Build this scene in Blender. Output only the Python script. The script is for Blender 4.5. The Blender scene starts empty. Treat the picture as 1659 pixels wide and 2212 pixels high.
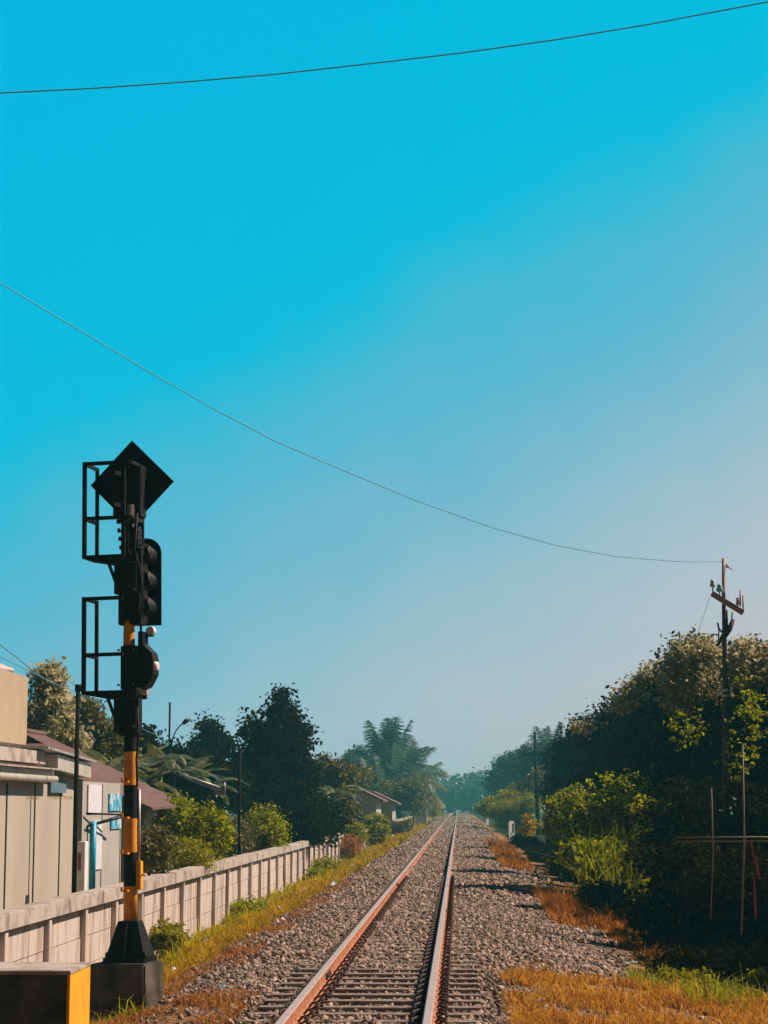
import bpy, math, random
import numpy as np
from mathutils import Vector, Matrix, Euler
R = math.radians
rnd = random.Random(7)
sc = bpy.context.scene
C = sc.collection

# ------------------------------------------------------------------ camera
CAMZ = 1.78
F = 4400.0 / 1659.0
cd = bpy.data.cameras.new('camera'); cam = bpy.data.objects.new('camera', cd); C.objects.link(cam)
cd.sensor_fit = 'HORIZONTAL'; cd.sensor_width = 36.0; cd.lens = 36.0 * F
cd.clip_start = 0.1; cd.clip_end = 5000
PITCH = math.atan(632 / 4400.0); YAW = math.atan(160.5 / 4400.0 * math.cos(PITCH))
cam.location = (0, 0, CAMZ); cam.rotation_euler = (math.pi / 2 + PITCH, 0, YAW)
sc.camera = cam
sc.render.resolution_x = 768; sc.render.resolution_y = 1024
CM = cam.rotation_euler.to_matrix()

def W(px, py, Y):
    """a point seen in the photograph (1659 x 2212 grid), placed on the vertical plane at distance Y"""
    d = CM @ Vector(((px - 829.5) / 4400.0, (1106 - py) / 4400.0, -1))
    return Vector((0, 0, CAMZ)) + d * (Y / d.y)

# ------------------------------------------------------------------ sky and sun
SUN_EL, SUN_AZ = R(46), R(74)          # azimuth from +Y towards +X
w = bpy.data.worlds.new('World'); sc.world = w; w.use_nodes = True
nt = w.node_tree; nt.nodes.clear()
N, L = nt.nodes, nt.links
wo = N.new('ShaderNodeOutputWorld'); bg = N.new('ShaderNodeBackground')
sky = N.new('ShaderNodeTexSky'); sky.sky_type = 'NISHITA'; sky.sun_disc = False
sky.sun_elevation = SUN_EL; sky.sun_rotation = SUN_AZ
tc = N.new('ShaderNodeTexCoord'); sp = N.new('ShaderNodeSeparateXYZ'); L.new(tc.outputs['Generated'], sp.inputs[0])
def M(op, a, b=None, c=None):
    m = N.new('ShaderNodeMath'); m.operation = op
    for i, v in enumerate((a, b, c)):
        if v is None: continue
        if isinstance(v, (int, float)): m.inputs[i].default_value = v
        else: L.new(v, m.inputs[i])
    return m.outputs[0]
nz = N.new('ShaderNodeTexNoise'); nz.inputs['Scale'].default_value = 11; nz.inputs['Detail'].default_value = 12; nz.inputs['Roughness'].default_value = .62
L.new(tc.outputs['Generated'], nz.inputs['Vector'])
t = M('ADD', M('MULTIPLY_ADD', sp.outputs['Z'], -1.970, 1.0), M('MULTIPLY', sp.outputs['X'], 0.985))
t = M('ADD', t, M('MULTIPLY', M('MINIMUM', M('SUBTRACT', sp.outputs['Y'], 0.55), 0.0), 2.2))
t = M('ADD', t, M('MULTIPLY_ADD', nz.outputs['Fac'], 0.16, -0.08))
t = M('DIVIDE', M('ADD', t, 1.0), 3.0)
rp = N.new('ShaderNodeValToRGB'); L.new(t, rp.inputs[0])
def s2l(c): return tuple((v / 255 / 12.92 if v / 255 <= .04045 else ((v / 255 + .055) / 1.055) ** 2.4) for v in c)
stops = [(-1.0, (0, 26, 48)), (-0.3, (0, 85, 135)), (0.04, (0, 178, 222)), (0.40, (0, 184, 219)), (0.455, (8, 184, 217)), (0.50, (44, 183, 214)), (0.56, (76, 181, 209)), (0.63, (94, 180, 206)),
         (0.72, (124, 183, 204)), (0.82, (156, 188, 203)), (0.91, (176, 191, 202)), (1.0, (190, 190, 196)), (1.3, (198, 200, 206)), (2.0, (200, 205, 205))]
el = rp.color_ramp.elements
def setramp(els, items):
    els[0].position = 0.0; els[1].position = 1.0
    els[0].color = (*items[0][1], 1); els[0].position = items[0][0]
    els[len(els) - 1].color = (*items[-1][1], 1); els[len(els) - 1].position = items[-1][0]
    for p, c in items[1:-1]:
        e = els.new(p); e.color = (*c, 1)
setramp(el, [((p + 1) / 3, s2l(c)) for p, c in stops])
mx = N.new('ShaderNodeMix'); mx.data_type = 'RGBA'; mx.blend_type = 'ADD'; mx.inputs['Factor'].default_value = 1
tint = N.new('ShaderNodeMix'); tint.data_type = 'RGBA'; tint.blend_type = 'MULTIPLY'; tint.inputs['Factor'].default_value = 1
L.new(sky.outputs[0], tint.inputs['A']); tint.inputs['B'].default_value = (0, .0007, .0007, 1)
L.new(rp.outputs[0], mx.inputs['A']); L.new(tint.outputs['Result'], mx.inputs['B'])
L.new(mx.outputs['Result'], bg.inputs['Color']); bg.inputs['Strength'].default_value = 0.76
L.new(bg.outputs[0], wo.inputs[0])
sd = bpy.data.lights.new('sun', 'SUN'); sd.energy = 5.0; sd.angle = R(0.5); sd.color = (1.0, .80, .62)
so = bpy.data.objects.new('sun', sd); C.objects.link(so)
sdir = Vector((math.cos(SUN_EL) * math.sin(SUN_AZ), math.cos(SUN_EL) * math.cos(SUN_AZ), math.sin(SUN_EL)))
so.rotation_euler = sdir.to_track_quat('Z', 'Y').to_euler(); so.location = (30, 20, 40)
sc.view_settings.view_transform = 'Standard'; sc.view_settings.look = 'None'
sc.view_settings.exposure = 0.45; sc.view_settings.gamma = 1
try:
    sc.cycles.volume_bounces = 0; sc.cycles.volume_max_steps = 64
except Exception: pass

# ------------------------------------------------------------------ materials
def mat(name, col, rough=0.8, var=0.25, scale=6.0, bump=0.0, col2=None, metal=0.0, trans=0.0, stretch=None, spec=0.5, bscale=None, thr=(.35, .65)):
    m = bpy.data.materials.new(name); m.use_nodes = True
    n, l = m.node_tree.nodes, m.node_tree.links
    b = n['Principled BSDF']; b.inputs['Roughness'].default_value = rough; b.inputs['Metallic'].default_value = metal
    b.inputs['Specular IOR Level'].default_value = spec
    tcn = n.new('ShaderNodeTexCoord'); vec = tcn.outputs['Object']
    if stretch:
        mp = n.new('ShaderNodeMapping'); mp.inputs['Scale'].default_value = stretch; l.new(vec, mp.inputs[0]); vec = mp.outputs[0]
    no = n.new('ShaderNodeTexNoise'); no.inputs['Scale'].default_value = scale; no.inputs['Detail'].default_value = 6; l.new(vec, no.inputs['Vector'])
    r = n.new('ShaderNodeValToRGB'); l.new(no.outputs['Fac'], r.inputs[0])
    c2 = col2 if col2 else tuple(v * (1 + var) for v in col); c1 = col if col2 else tuple(v * (1 - var) for v in col)
    r.color_ramp.elements[0].position = thr[0]; r.color_ramp.elements[0].color = (*c1, 1)
    r.color_ramp.elements[1].position = thr[1]; r.color_ramp.elements[1].color = (*[min(v, 1) for v in c2], 1)
    l.new(r.outputs[0], b.inputs['Base Color'])
    if bump:
        bn = n.new('ShaderNodeTexNoise'); bn.inputs['Scale'].default_value = bscale or scale * 4; bn.inputs['Detail'].default_value = 8; l.new(vec, bn.inputs['Vector'])
        bp = n.new('ShaderNodeBump'); bp.inputs['Strength'].default_value = bump; bp.inputs['Distance'].default_value = .02
        l.new(bn.outputs['Fac'], bp.inputs['Height']); l.new(bp.outputs[0], b.inputs['Normal'])
    if trans:
        tr = n.new('ShaderNodeBsdfTranslucent'); ms = n.new('ShaderNodeMixShader'); ms.inputs[0].default_value = trans
        l.new(r.outputs[0], tr.inputs['Color']); l.new(b.outputs[0], ms.inputs[1]); l.new(tr.outputs[0], ms.inputs[2])
        l.new(ms.outputs[0], n['Material Output'].inputs['Surface'])
    return m

def leafmat(name, c1, c2, trans=.35, rough=.45, spec=.35):
    m = bpy.data.materials.new(name); m.use_nodes = True
    n, l = m.node_tree.nodes, m.node_tree.links
    b = n['Principled BSDF']; b.inputs['Roughness'].default_value = rough; b.inputs['Specular IOR Level'].default_value = spec
    g = n.new('ShaderNodeNewGeometry')
    r = n.new('ShaderNodeValToRGB'); l.new(g.outputs['Random Per Island'], r.inputs[0])
    r.color_ramp.elements[0].color = (*c1, 1); r.color_ramp.elements[1].color = (*c2, 1)
    l.new(r.outputs[0], b.inputs['Base Color'])
    tr = n.new('ShaderNodeBsdfTranslucent'); ms = n.new('ShaderNodeMixShader'); ms.inputs[0].default_value = trans
    l.new(r.outputs[0], tr.inputs['Color']); l.new(b.outputs[0], ms.inputs[1]); l.new(tr.outputs[0], ms.inputs[2])
    l.new(ms.outputs[0], n['Material Output'].inputs['Surface'])
    return m

MT = dict(
    concrete=mat('weathered_concrete', (.17, .125, .105), .9, scale=1.6, bump=.6, col2=(.52, .435, .40), stretch=(3, 3, .4), thr=(.28, .52)),
    cap=mat('cap_concrete', (.20, .155, .135), .9, scale=3.5, bump=.6, col2=(.44, .37, .335), thr=(.3, .55)),
    block=mat('plinth_concrete', (.03, .02, .016), .95, scale=3, bump=.8, col2=(.13, .115, .105), spec=.1),
    black=mat('black_paint', (.006, .004, .004), .6, .4, spec=.25),
    gap=mat('dark_joint', (.012, .006, .004), .9),
    yellow=mat('yellow_paint', (.55, .19, .004), .7, scale=5, col2=(.86, .36, .004), bump=.3, thr=(.2, .5)),
    signal_yellow=mat('signal_yellow_paint', (.62, .22, .008), .6, scale=14, col2=(.82, .34, .01), bump=.2),
    steel=mat('pale_galvanised_steel', (.42, .40, .42), .45, .2, metal=.3),
    rail_side=mat('rusted_rail_side', (.26, .085, .035), .7, scale=5, col2=(.46, .17, .08), bump=.3),
    rail_top=mat('worn_rail_head', (.50, .34, .28), .42, .15, scale=7, metal=.15),
    clip=mat('rusty_clip_steel', (.05, .018, .012), .7, .4),
    sleeper=mat('concrete_sleeper', (.22, .165, .14), .9, .3, scale=10, bump=.5),
    stone=None,
    siding=mat('pale_wall_board', (.40, .34, .29), .8, .08, scale=.9, stretch=(1, 1, .3)),
    siding2=mat('grey_wall_board', (.37, .34, .32), .8, .08, scale=.9),
    fascia=mat('silver_sheet_fascia', (.60, .54, .46), .35, .15, scale=6, bump=.6, metal=.25),
    rooftile=mat('maroon_roof_tile', (.13, .06, .055), .8, .3, scale=20, bump=.5),
    rooftile2=mat('pink_brown_roof_sheet', (.13, .062, .052), .85, .2, scale=10),
    tank=mat('beige_plastic_tank', (.42, .31, .20), .6, .05, scale=2),
    lid=mat('pale_pink_lid', (.55, .42, .40), .6, .1),
    white=mat('white_paint', (.70, .68, .68), .6, .1),
    silverwhite=mat('shiny_white_sheet', (.80, .76, .86), .3, .12, scale=9, bump=.5),
    blue=mat('bright_blue_sheet', (.0, .30, .52), .45, .25, scale=6),
    bluepatch=mat('blue_and_white_sheet', (.02, .38, .62), .35, scale=4, col2=(.62, .68, .75), bump=.4, thr=(.48, .58)),
    red=mat('faded_red_paint', (.35, .06, .07), .7, .2),
    greyblue=mat('blue_grey_paint', (.09, .16, .22), .7, .2),
    darkpole=mat('dark_steel_pole', (.008, .006, .008), .8, .3, spec=.1),
    rustarm=mat('sunlit_rusty_crossarm', (.58, .30, .24), .8, .2, scale=6, bump=.3),  # rust colour lightened to stand in for sun on the crossarm
    rustpole=mat('rusty_old_pole', (.07, .035, .03), .8, .4, scale=8),
    porcelain=mat('porcelain_insulator', (.75, .62, .64), .35, .1),
    glassins=mat('blue_glass_insulator', (.28, .55, .60), .3, .1),
    wire=mat('haze_lit_cable', (.08, .27, .34), .6, .1),  # backlight and haze on the cables put into a blue-grey colour
    bark=mat('tree_bark', (.05, .035, .025), .9, .3, scale=12, bump=.5),
    palmbark=mat('palm_trunk_bark', (.12, .09, .07), .9, .3, scale=12, bump=.5),
    stemgreen=mat('banana_stem', (.10, .12, .04), .7, .3),
    plastic=mat('crumpled_white_plastic', (.62, .62, .68), .35, .12, scale=12, bump=.8, trans=.2),
    pink=mat('pink_plastic', (.60, .38, .38), .45, .15, bump=.8),
    bluebag=mat('blue_black_plastic', (.01, .07, .10), .4, scale=9, col2=(.02, .30, .42), bump=.8),
    cloth=mat('pink_cloth', (.34, .06, .15), .8, .3, scale=9, trans=.3),
    bamboo=mat('dry_bamboo', (.17, .125, .105), .7, .2),
    housewall=mat('pale_plaster', (.45, .40, .38), .85, .1),
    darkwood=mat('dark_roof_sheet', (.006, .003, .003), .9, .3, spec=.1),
    ochre=mat('ochre_lettering', (.42, .27, .13), .8, .05),
    woodlight=mat('weathered_planks', (.34, .22, .17), .85, .25, scale=8),
)
LF = dict(
    dark=leafmat('shade_dark_leaves', (.008, .007, .002), (.030, .026, .005), .22, rough=.8, spec=.03),  # shade of the dense foliage put into a near-black leaf colour
    olive=leafmat('olive_leaves', (.06, .055, .012), (.24, .20, .045), .40),
    lime=leafmat('yellow_green_leaves', (.16, .17, .004), (.46, .42, .008), .45, spec=.15),
    mid=leafmat('green_leaves', (.07, .08, .002), (.50, .52, .005), .5, spec=.10),
    pale=leafmat('sun_glare_leaves', (.20, .18, .07), (.68, .60, .36), .5, rough=.6),  # white glare of the sun put into a paler leaf colour
    banana=leafmat('banana_leaves', (.03, .04, .01), (.20, .20, .07), .40, rough=.4),
    orange=leafmat('withered_orange_leaves', (.26, .08, .008), (.60, .24, .015), .35, rough=.7),
    straw=leafmat('dry_straw_blades', (.30, .10, .012), (.86, .46, .07), .35, rough=.8, spec=.1),
    yellowgrass=leafmat('yellow_green_grass', (.20, .14, .004), (.72, .46, .012), .35, rough=.8, spec=.1),
    brown=leafmat('brown_dry_weeds', (.24, .09, .022), (.58, .26, .06), .3, rough=.8, spec=.1),
    haze_teal=leafmat('far_haze_tinted_leaves', (.03, .09, .075), (.12, .19, .13), .35),  # distance haze put into the leaf colour as a blue tint
)

# ------------------------------------------------------------------ building helpers
def tag(o, label=None, cat=None, group=None, kind=None):
    if label: o['label'] = label
    if cat: o['category'] = cat
    if group: o['group'] = group
    if kind: o['kind'] = kind
    return o
def empty(name, loc=(0, 0, 0), rz=0, **k):
    o = bpy.data.objects.new(name, None); C.objects.link(o); o.location = loc; o.rotation_euler = (0, 0, rz); o.empty_display_size = .2
    return tag(o, **k)
def setmats(me, mats):
    for m in (mats if isinstance(mats, (list, tuple)) else [mats]): me.materials.append(m)
class MB:
    def __init__(s): s.v = []; s.f = []; s.m = []; s.sm = []
    def add(s, v, f, mi=0, smooth=False):
        b = len(s.v); s.v += [tuple(p) for p in v]; s.f += [tuple(i + b for i in q) for q in f]; s.m += [mi] * len(f); s.sm += [smooth] * len(f); return s
    def box(s, a, b, mi=0, rot=None, pivot=None):
        x0, y0, z0 = a; x1, y1, z1 = b
        v = [Vector(p) for p in ((x0, y0, z0), (x1, y0, z0), (x1, y1, z0), (x0, y1, z0), (x0, y0, z1), (x1, y0, z1), (x1, y1, z1), (x0, y1, z1))]
        if rot:
            pv = Vector(pivot) if pivot else sum(v, Vector()) / 8; mt = Euler(rot).to_matrix(); v = [mt @ (p - pv) + pv for p in v]
        return s.add(v, [(0, 3, 2, 1), (4, 5, 6, 7), (0, 1, 5, 4), (1, 2, 6, 5), (2, 3, 7, 6), (3, 0, 4, 7)], mi)
    def tube(s, pts, r, n=10, mi=0, caps=True, mis=None):
        pts = [Vector(p) for p in pts]; rs = r if isinstance(r, (list, tuple)) else [r] * len(pts)
        base = len(s.v); ref = None
        for i, p in enumerate(pts):
            d = (pts[min(i + 1, len(pts) - 1)] - pts[max(i - 1, 0)]).normalized()
            if ref is None: ref = Vector((1, 0, 0)) if abs(d.x) < .8 else Vector((0, 0, 1))
            u = d.cross(ref)
            u = u.normalized() if u.length > 1e-6 else d.orthogonal().normalized()
            q = d.cross(u)
            for k in range(n):
                a = 2 * math.pi * k / n; s.v.append(tuple(p + (u * math.cos(a) + q * math.sin(a)) * rs[i]))
        for i in range(len(pts) - 1):
            for k in range(n):
                s.f.append((base + i * n + k, base + i * n + (k + 1) % n, base + (i + 1) * n + (k + 1) % n, base + (i + 1) * n + k))
                s.m.append(mis[i] if mis else mi); s.sm.append(True)
        if caps:
            s.f.append(tuple(base + k for k in range(n))[::-1]); s.m.append(mis[0] if mis else mi); s.sm.append(False)
            e = base + (len(pts) - 1) * n; s.f.append(tuple(e + k for k in range(n))); s.m.append(mis[-1] if mis else mi); s.sm.append(False)
        return s
    def prism(s, poly, axis, a, b, mi=0):
        """poly: 2-D outline extruded along axis 'x','y' or 'z' from a to b"""
        n = len(poly)
        def P(p, t):
            return {'x': (t, p[0], p[1]), 'y': (p[0], t, p[1]), 'z': (p[0], p[1], t)}[axis]
        v = [P(p, a) for p in poly] + [P(p, b) for p in poly]
        f = [tuple(range(n))[::-1], tuple(range(n, 2 * n))] + [(i, (i + 1) % n, n + (i + 1) % n, n + i) for i in range(n)]
        return s.add(v, f, mi)
    def build(s, name, mats, parent=None, bevel=0):
        me = bpy.data.meshes.new(name); me.from_pydata(s.v, [], s.f); setmats(me, mats)
        me.polygons.foreach_set('material_index', s.m); me.polygons.foreach_set('use_smooth', s.sm)
        import bmesh
        bm = bmesh.new(); bm.from_mesh(me); bmesh.ops.recalc_face_normals(bm, faces=bm.faces)
        if bevel:
            es = [e for e in bm.edges if len(e.link_faces) == 2 and e.calc_face_angle(0) > .6]
            bmesh.ops.bevel(bm, geom=es, offset=bevel, segments=2, affect='EDGES', clamp_overlap=True)
        bm.to_mesh(me); bm.free()
        o = bpy.data.objects.new(name, me); C.objects.link(o)
        if parent: o.parent = parent
        return o
def npmesh(name, V, Fc, mats, parent=None, mi=None):
    """numpy mesh: V (n,3), Fc (m,k) equal-sized faces"""
    me = bpy.data.meshes.new(name); k = Fc.shape[1]
    me.vertices.add(len(V)); me.vertices.foreach_set('co', V.astype(np.float32).ravel())
    me.loops.add(Fc.size); me.loops.foreach_set('vertex_index', Fc.astype(np.int32).ravel())
    me.polygons.add(len(Fc)); me.polygons.foreach_set('loop_start', np.arange(0, Fc.size, k, dtype=np.int32))
    me.polygons.foreach_set('loop_total', np.full(len(Fc), k, dtype=np.int32))
    if mi is not None: me.polygons.foreach_set('material_index', mi.astype(np.int32))
    setmats(me, mats); me.update(calc_edges=True); me.validate()
    o = bpy.data.objects.new(name, me); C.objects.link(o)
    if parent: o.parent = parent
    return o
def copy_tree(o, parent=None):
    c = o.copy(); C.objects.link(c); c.parent = parent
    for ch in o.children: copy_tree(ch, c)
    return c

# ------------------------------------------------------------------ terrain
PX = [-500, -60, -9, -5.2, -4.6, -3.6, -3.1, -2.7, -1.9, -.8, .4, 1.4, 2.2, 3.2, 5, 9, 60, 500]
PZ = [-.9, -.8, -.72, -.72, -.66, -.36, -.22, -.12, -.04, -.035, -.04, -.10, -.22, -.34, -.40, -.45, -.6, -.9]
TROUGH = (17.9, 22.8)
def gz(x, y=40.0):
    z = float(np.interp(x, PX, PZ))
    z += .035 * math.sin(x * 1.7 + y * .31) * math.sin(y * .47 + x * .9) * (1 if abs(x + .8) > 1.6 else .25)
    if -1.9 < x < .35 and TROUGH[0] < y < TROUGH[1]: z -= .022
    return z
def gzv(x, y):
    z = np.interp(x, PX, PZ)
    z = z + .035 * np.sin(x * 1.7 + y * .31) * np.sin(y * .47 + x * .9) * np.where(np.abs(x + .8) > 1.6, 1, .25)
    return z - np.where((x > -1.9) & (x < .35) & (y > TROUGH[0]) & (y < TROUGH[1]), .022, 0)
xs = np.concatenate([np.array([-500, -200, -60, -25, -14]), np.arange(-10, 10.01, .25), np.array([14, 25, 60, 200, 500])])
ys = np.concatenate([np.array([-60, -20, 0, 6, 10]), np.arange(12, 70, .4), np.arange(70, 200, 4), np.array([200, 230, 270, 320, 380, 450, 520, 620])])
GX, GY = np.meshgrid(xs, ys); V = np.stack([GX.ravel(), GY.ravel(), gzv(GX, GY).ravel()], 1)
nx, ny = len(xs), len(ys); I = np.arange(nx * ny).reshape(ny, nx)
Fg = np.stack([I[:-1, :-1].ravel(), I[:-1, 1:].ravel(), I[1:, 1:].ravel(), I[1:, :-1].ravel()], 1)
gm = bpy.data.materials.new('trackside_ground'); gm.use_nodes = True
n, l = gm.node_tree.nodes, gm.node_tree.links; b = n['Principled BSDF']; b.inputs['Roughness'].default_value = .95; b.inputs['Specular IOR Level'].default_value = .1
g = n.new('ShaderNodeNewGeometry'); s3 = n.new('ShaderNodeSeparateXYZ'); l.new(g.outputs['Position'], s3.inputs[0])
def NZ(scale, det=6, vec=None):
    q = n.new('ShaderNodeTexNoise'); q.inputs['Scale'].default_value = scale; q.inputs['Detail'].default_value = det; l.new(g.outputs['Position'], q.inputs['Vector']); return q.outputs['Fac']
def GM(op, a, b_=None, c=None, clamp=False):
    m = n.new('ShaderNodeMath'); m.operation = op; m.use_clamp = clamp
    for i, v in enumerate((a, b_, c)):
        if v is None: continue
        if isinstance(v, (int, float)): m.inputs[i].default_value = v
        else: l.new(v, m.inputs[i])
    return m.outputs[0]
def RAMP(f, *st):
    r = n.new('ShaderNodeValToRGB'); l.new(f, r.inputs[0])
    setramp(r.color_ramp.elements, st)
    return r.outputs[0]
def MIX(f, a, b_):
    m = n.new('ShaderNodeMix'); m.data_type = 'RGBA'; l.new(f, m.inputs['Factor']); l.new(a, m.inputs['A']); l.new(b_, m.inputs['B']); return m.outputs['Result']
vor = n.new('ShaderNodeTexVoronoi'); vor.inputs['Scale'].default_value = 16; l.new(g.outputs['Position'], vor.inputs['Vector'])
gravel = RAMP(vor.outputs['Distance'], (0, (.34, .235, .195)), (.45, (.22, .15, .12)), (.8, (.04, .027, .022)))
earth = RAMP(NZ(1.3, 9), (.3, (.12, .055, .02)), (.5, (.30, .15, .055)), (.7, (.38, .22, .11)))
green = RAMP(NZ(2.1, 9), (.3, (.10, .09, .01)), (.6, (.34, .26, .03)))
edge = GM('ABSOLUTE', GM('ADD', s3.outputs['X'], .65))
edge = GM('ADD', edge, GM('MULTIPLY', GM('MULTIPLY', GM('SUBTRACT', 22.6, s3.outputs['Y']), 3.0, clamp=True), GM('MULTIPLY', GM('SUBTRACT', s3.outputs['X'], .2), 2.0, clamp=True)))
bmask = GM('SUBTRACT', 1.0, GM('MULTIPLY', GM('ADD', edge, GM('MULTIPLY_ADD', NZ(.9), 1.3, -3.35)), 3.0), clamp=True)
nb = n.new('ShaderNodeMath'); 
lmask = GM('MULTIPLY', GM('SUBTRACT', -3.4, s3.outputs['X']), 1.2, clamp=True)
soil = MIX(GM('MULTIPLY', lmask, NZ(.7)), earth, green)
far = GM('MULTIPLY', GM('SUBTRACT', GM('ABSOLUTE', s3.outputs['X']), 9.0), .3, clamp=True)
far = GM('MAXIMUM', far, GM('MULTIPLY', GM('MULTIPLY', GM('SUBTRACT', s3.outputs['X'], 2.7), 1.6, clamp=True), GM('MULTIPLY', GM('SUBTRACT', s3.outputs['Y'], 22.8), 1.5, clamp=True)))  # tree shade on the right verge put into dark soil colour
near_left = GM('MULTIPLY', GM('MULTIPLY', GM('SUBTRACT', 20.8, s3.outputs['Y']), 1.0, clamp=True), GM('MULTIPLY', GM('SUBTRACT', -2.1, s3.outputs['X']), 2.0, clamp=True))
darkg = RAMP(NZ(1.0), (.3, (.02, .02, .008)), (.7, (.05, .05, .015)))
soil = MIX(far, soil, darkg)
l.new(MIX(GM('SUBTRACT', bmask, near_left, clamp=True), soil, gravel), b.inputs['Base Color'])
bp = n.new('ShaderNodeBump'); bp.inputs['Strength'].default_value = .9; bp.inputs['Distance'].default_value = .05
l.new(GM('MULTIPLY_ADD', vor.outputs['Distance'], -1.0, NZ(9, 10)), bp.inputs['Height']); l.new(bp.outputs[0], b.inputs['Normal'])
tag(npmesh('ground', V, Fg, gm), 'stony trackside ground with dry earth and gravel', 'ground', kind='structure')

# ballast stones ----------------------------------------------------
st = bpy.data.materials.new('ballast_stone'); st.use_nodes = True
n, l = st.node_tree.nodes, st.node_tree.links; b = n['Principled BSDF']; b.inputs['Roughness'].default_value = .9; b.inputs['Specular IOR Level'].default_value = .15
g = n.new('ShaderNodeNewGeometry')
l.new(RAMP(g.outputs['Random Per Island'], (0, (.06, .038, .031)), (.5, (.21, .147, .12)), (1, (.45, .33, .275))), b.inputs['Base Color'])
ph = (1 + 5 ** .5) / 2
IV = np.array([(-1, ph, 0), (1, ph, 0), (-1, -ph, 0), (1, -ph, 0), (0, -1, ph), (0, 1, ph), (0, -1, -ph), (0, 1, -ph), (ph, 0, -1), (ph, 0, 1), (-ph, 0, -1), (-ph, 0, 1)]) / 1.9
IF = np.array([(0, 11, 5), (0, 5, 1), (0, 1, 7), (0, 7, 10), (0, 10, 11), (1, 5, 9), (5, 11, 4), (11, 10, 2), (10, 7, 6), (7, 1, 8), (3, 9, 4), (3, 4, 2), (3, 2, 6), (3, 6, 8), (3, 8, 9), (4, 9, 5), (2, 4, 11), (6, 2, 10), (8, 6, 7), (9, 8, 1)])
rg = np.random.default_rng(5)
def stones(x, y, size, lift=0):
    k = len(x); V = IV[None] * (1 + rg.uniform(-.5, .5, (k, 12, 1))) * rg.uniform(.45, 1.35, (k, 1, 3)) * size[:, None, None]
    a = rg.uniform(0, 6.28, k); ca, sa = np.cos(a)[:, None], np.sin(a)[:, None]
    tl = rg.uniform(-.7, .7, k); ct, stt = np.cos(tl)[:, None], np.sin(tl)[:, None]
    Y, Z = V[..., 1] * ct - V[..., 2] * stt, V[..., 1] * stt + V[..., 2] * ct
    X2, Y2 = V[..., 0] * ca - Y * sa, V[..., 0] * sa + Y * ca
    z0 = gzv(x, y) + rg.uniform(-.01, .02, k) + lift
    V = np.stack([X2 + x[:, None], Y2 + y[:, None], Z + z0[:, None]], 2).reshape(-1, 3)
    return V, (IF[None] + (np.arange(k) * 12)[:, None, None]).reshape(-1, 3)
SX, SY, SS = [], [], []
for y0, y1, dens, s0, s1 in ((13, 24, 700, .013, .036), (24, 40, 420, .017, .042), (40, 70, 170, .024, .056), (70, 120, 50, .04, .07), (120, 190, 22, .06, .10), (190, 300, 9, .09, .14)):
    k = int((y1 - y0) * 6.2 * dens); x = rg.uniform(-3.7, 2.5, k); y = rg.uniform(y0, y1, k)
    wob = .35 * np.sin(y * .8) + .25 * np.sin(y * 2.3 + 1) + rg.normal(0, .22, k)
    keep = (x > np.where(y < 19.5, -1.95, np.where(y < 23, -2.35, -2.8)) + wob * .6) & (x < np.where(y < 22.4, .45, 1.75) + wob * .8) | (rg.random(k) < .05)
    tr = (x > -1.9) & (x < .35) & (y > TROUGH[0]) & (y < TROUGH[1]); keep &= ~(tr & (rg.random(k) < -.1 + .40 * np.sin(y * 1.3 + x * 2)))
    SX.append(x[keep]); SY.append(y[keep]); SS.append(rg.uniform(s0, s1, keep.sum()))
V, Fs = stones(np.concatenate(SX), np.concatenate(SY), np.concatenate(SS))
tag(npmesh('ballast', V, Fs, st), 'pinkish grey crushed stone ballast around the railway track', 'ballast', kind='stuff')

# ------------------------------------------------------------------ rails and sleepers
RX = (-1.355, -.245); RTOP = .15
def rail(x, label):
    o = empty('rail', (x, 12, 0), label=label, cat='rail', group='rails of the single track')
    prof = [(-.065, 0), (.065, 0), (.065, .012), (.012, .032), (.010, .108), (.036, .118), (.036, .148), (.028, .154), (-.028, .154), (-.036, .148), (-.036, .118), (-.010, .108), (-.012, .032), (-.065, .012)]
    m = MB(); k = len(prof); ysr = [0, 20, 60, 150, 360, 460]
    v = [(p[0], yy, p[1]) for yy in ysr for p in prof]; f = []; mi = []
    for i in range(len(ysr) - 1):
        for j in range(k):
            f.append((i * k + j, i * k + (j + 1) % k, (i + 1) * k + (j + 1) % k, (i + 1) * k + j)); mi.append(1 if j in (7, 8, 6) else 0)
    m.v = v; m.f = f; m.m = mi; m.sm = [False] * len(f)
    m.add([(p[0], 0, p[1]) for p in prof], [tuple(range(k))])
    m.build('rail_profile', [MT['rail_side'], MT['rail_top']], o)
    return o
r1 = rail(RX[0], 'left rail of the track with sunlit orange rusty side'); r2 = rail(RX[1], 'right rail of the track casting a dark shadow on its left')
# fishplates at joints and the box beside the left rail
for rr, yj in ((r1, 9.2), (r1, 33), (r2, 22)):
    m = MB()
    for s in (-1, 1):
        m.box((s * .014 - (.014 if s < 0 else 0), yj - .28, .03), (s * .014 + (.014 if s > 0 else 0), yj + .28, .10))
        for q in (-.2, -.07, .07, .2): m.tube([(s * .026, yj + q, .065), (s * .045, yj + q, .065)], .014, 6)
    m.build('fishplate', MT['clip'], rr)
m = MB(); m.box((.075, 3.35, .02), (.24, 3.6, .13)); m.box((.07, 3.33, .13), (.25, 3.62, .142)); m.tube([(.03, 3.45, .08), (.08, 3.45, .08)], .02)
m.build('junction_box', MT['rail_side'], r1, bevel=.006)

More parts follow.
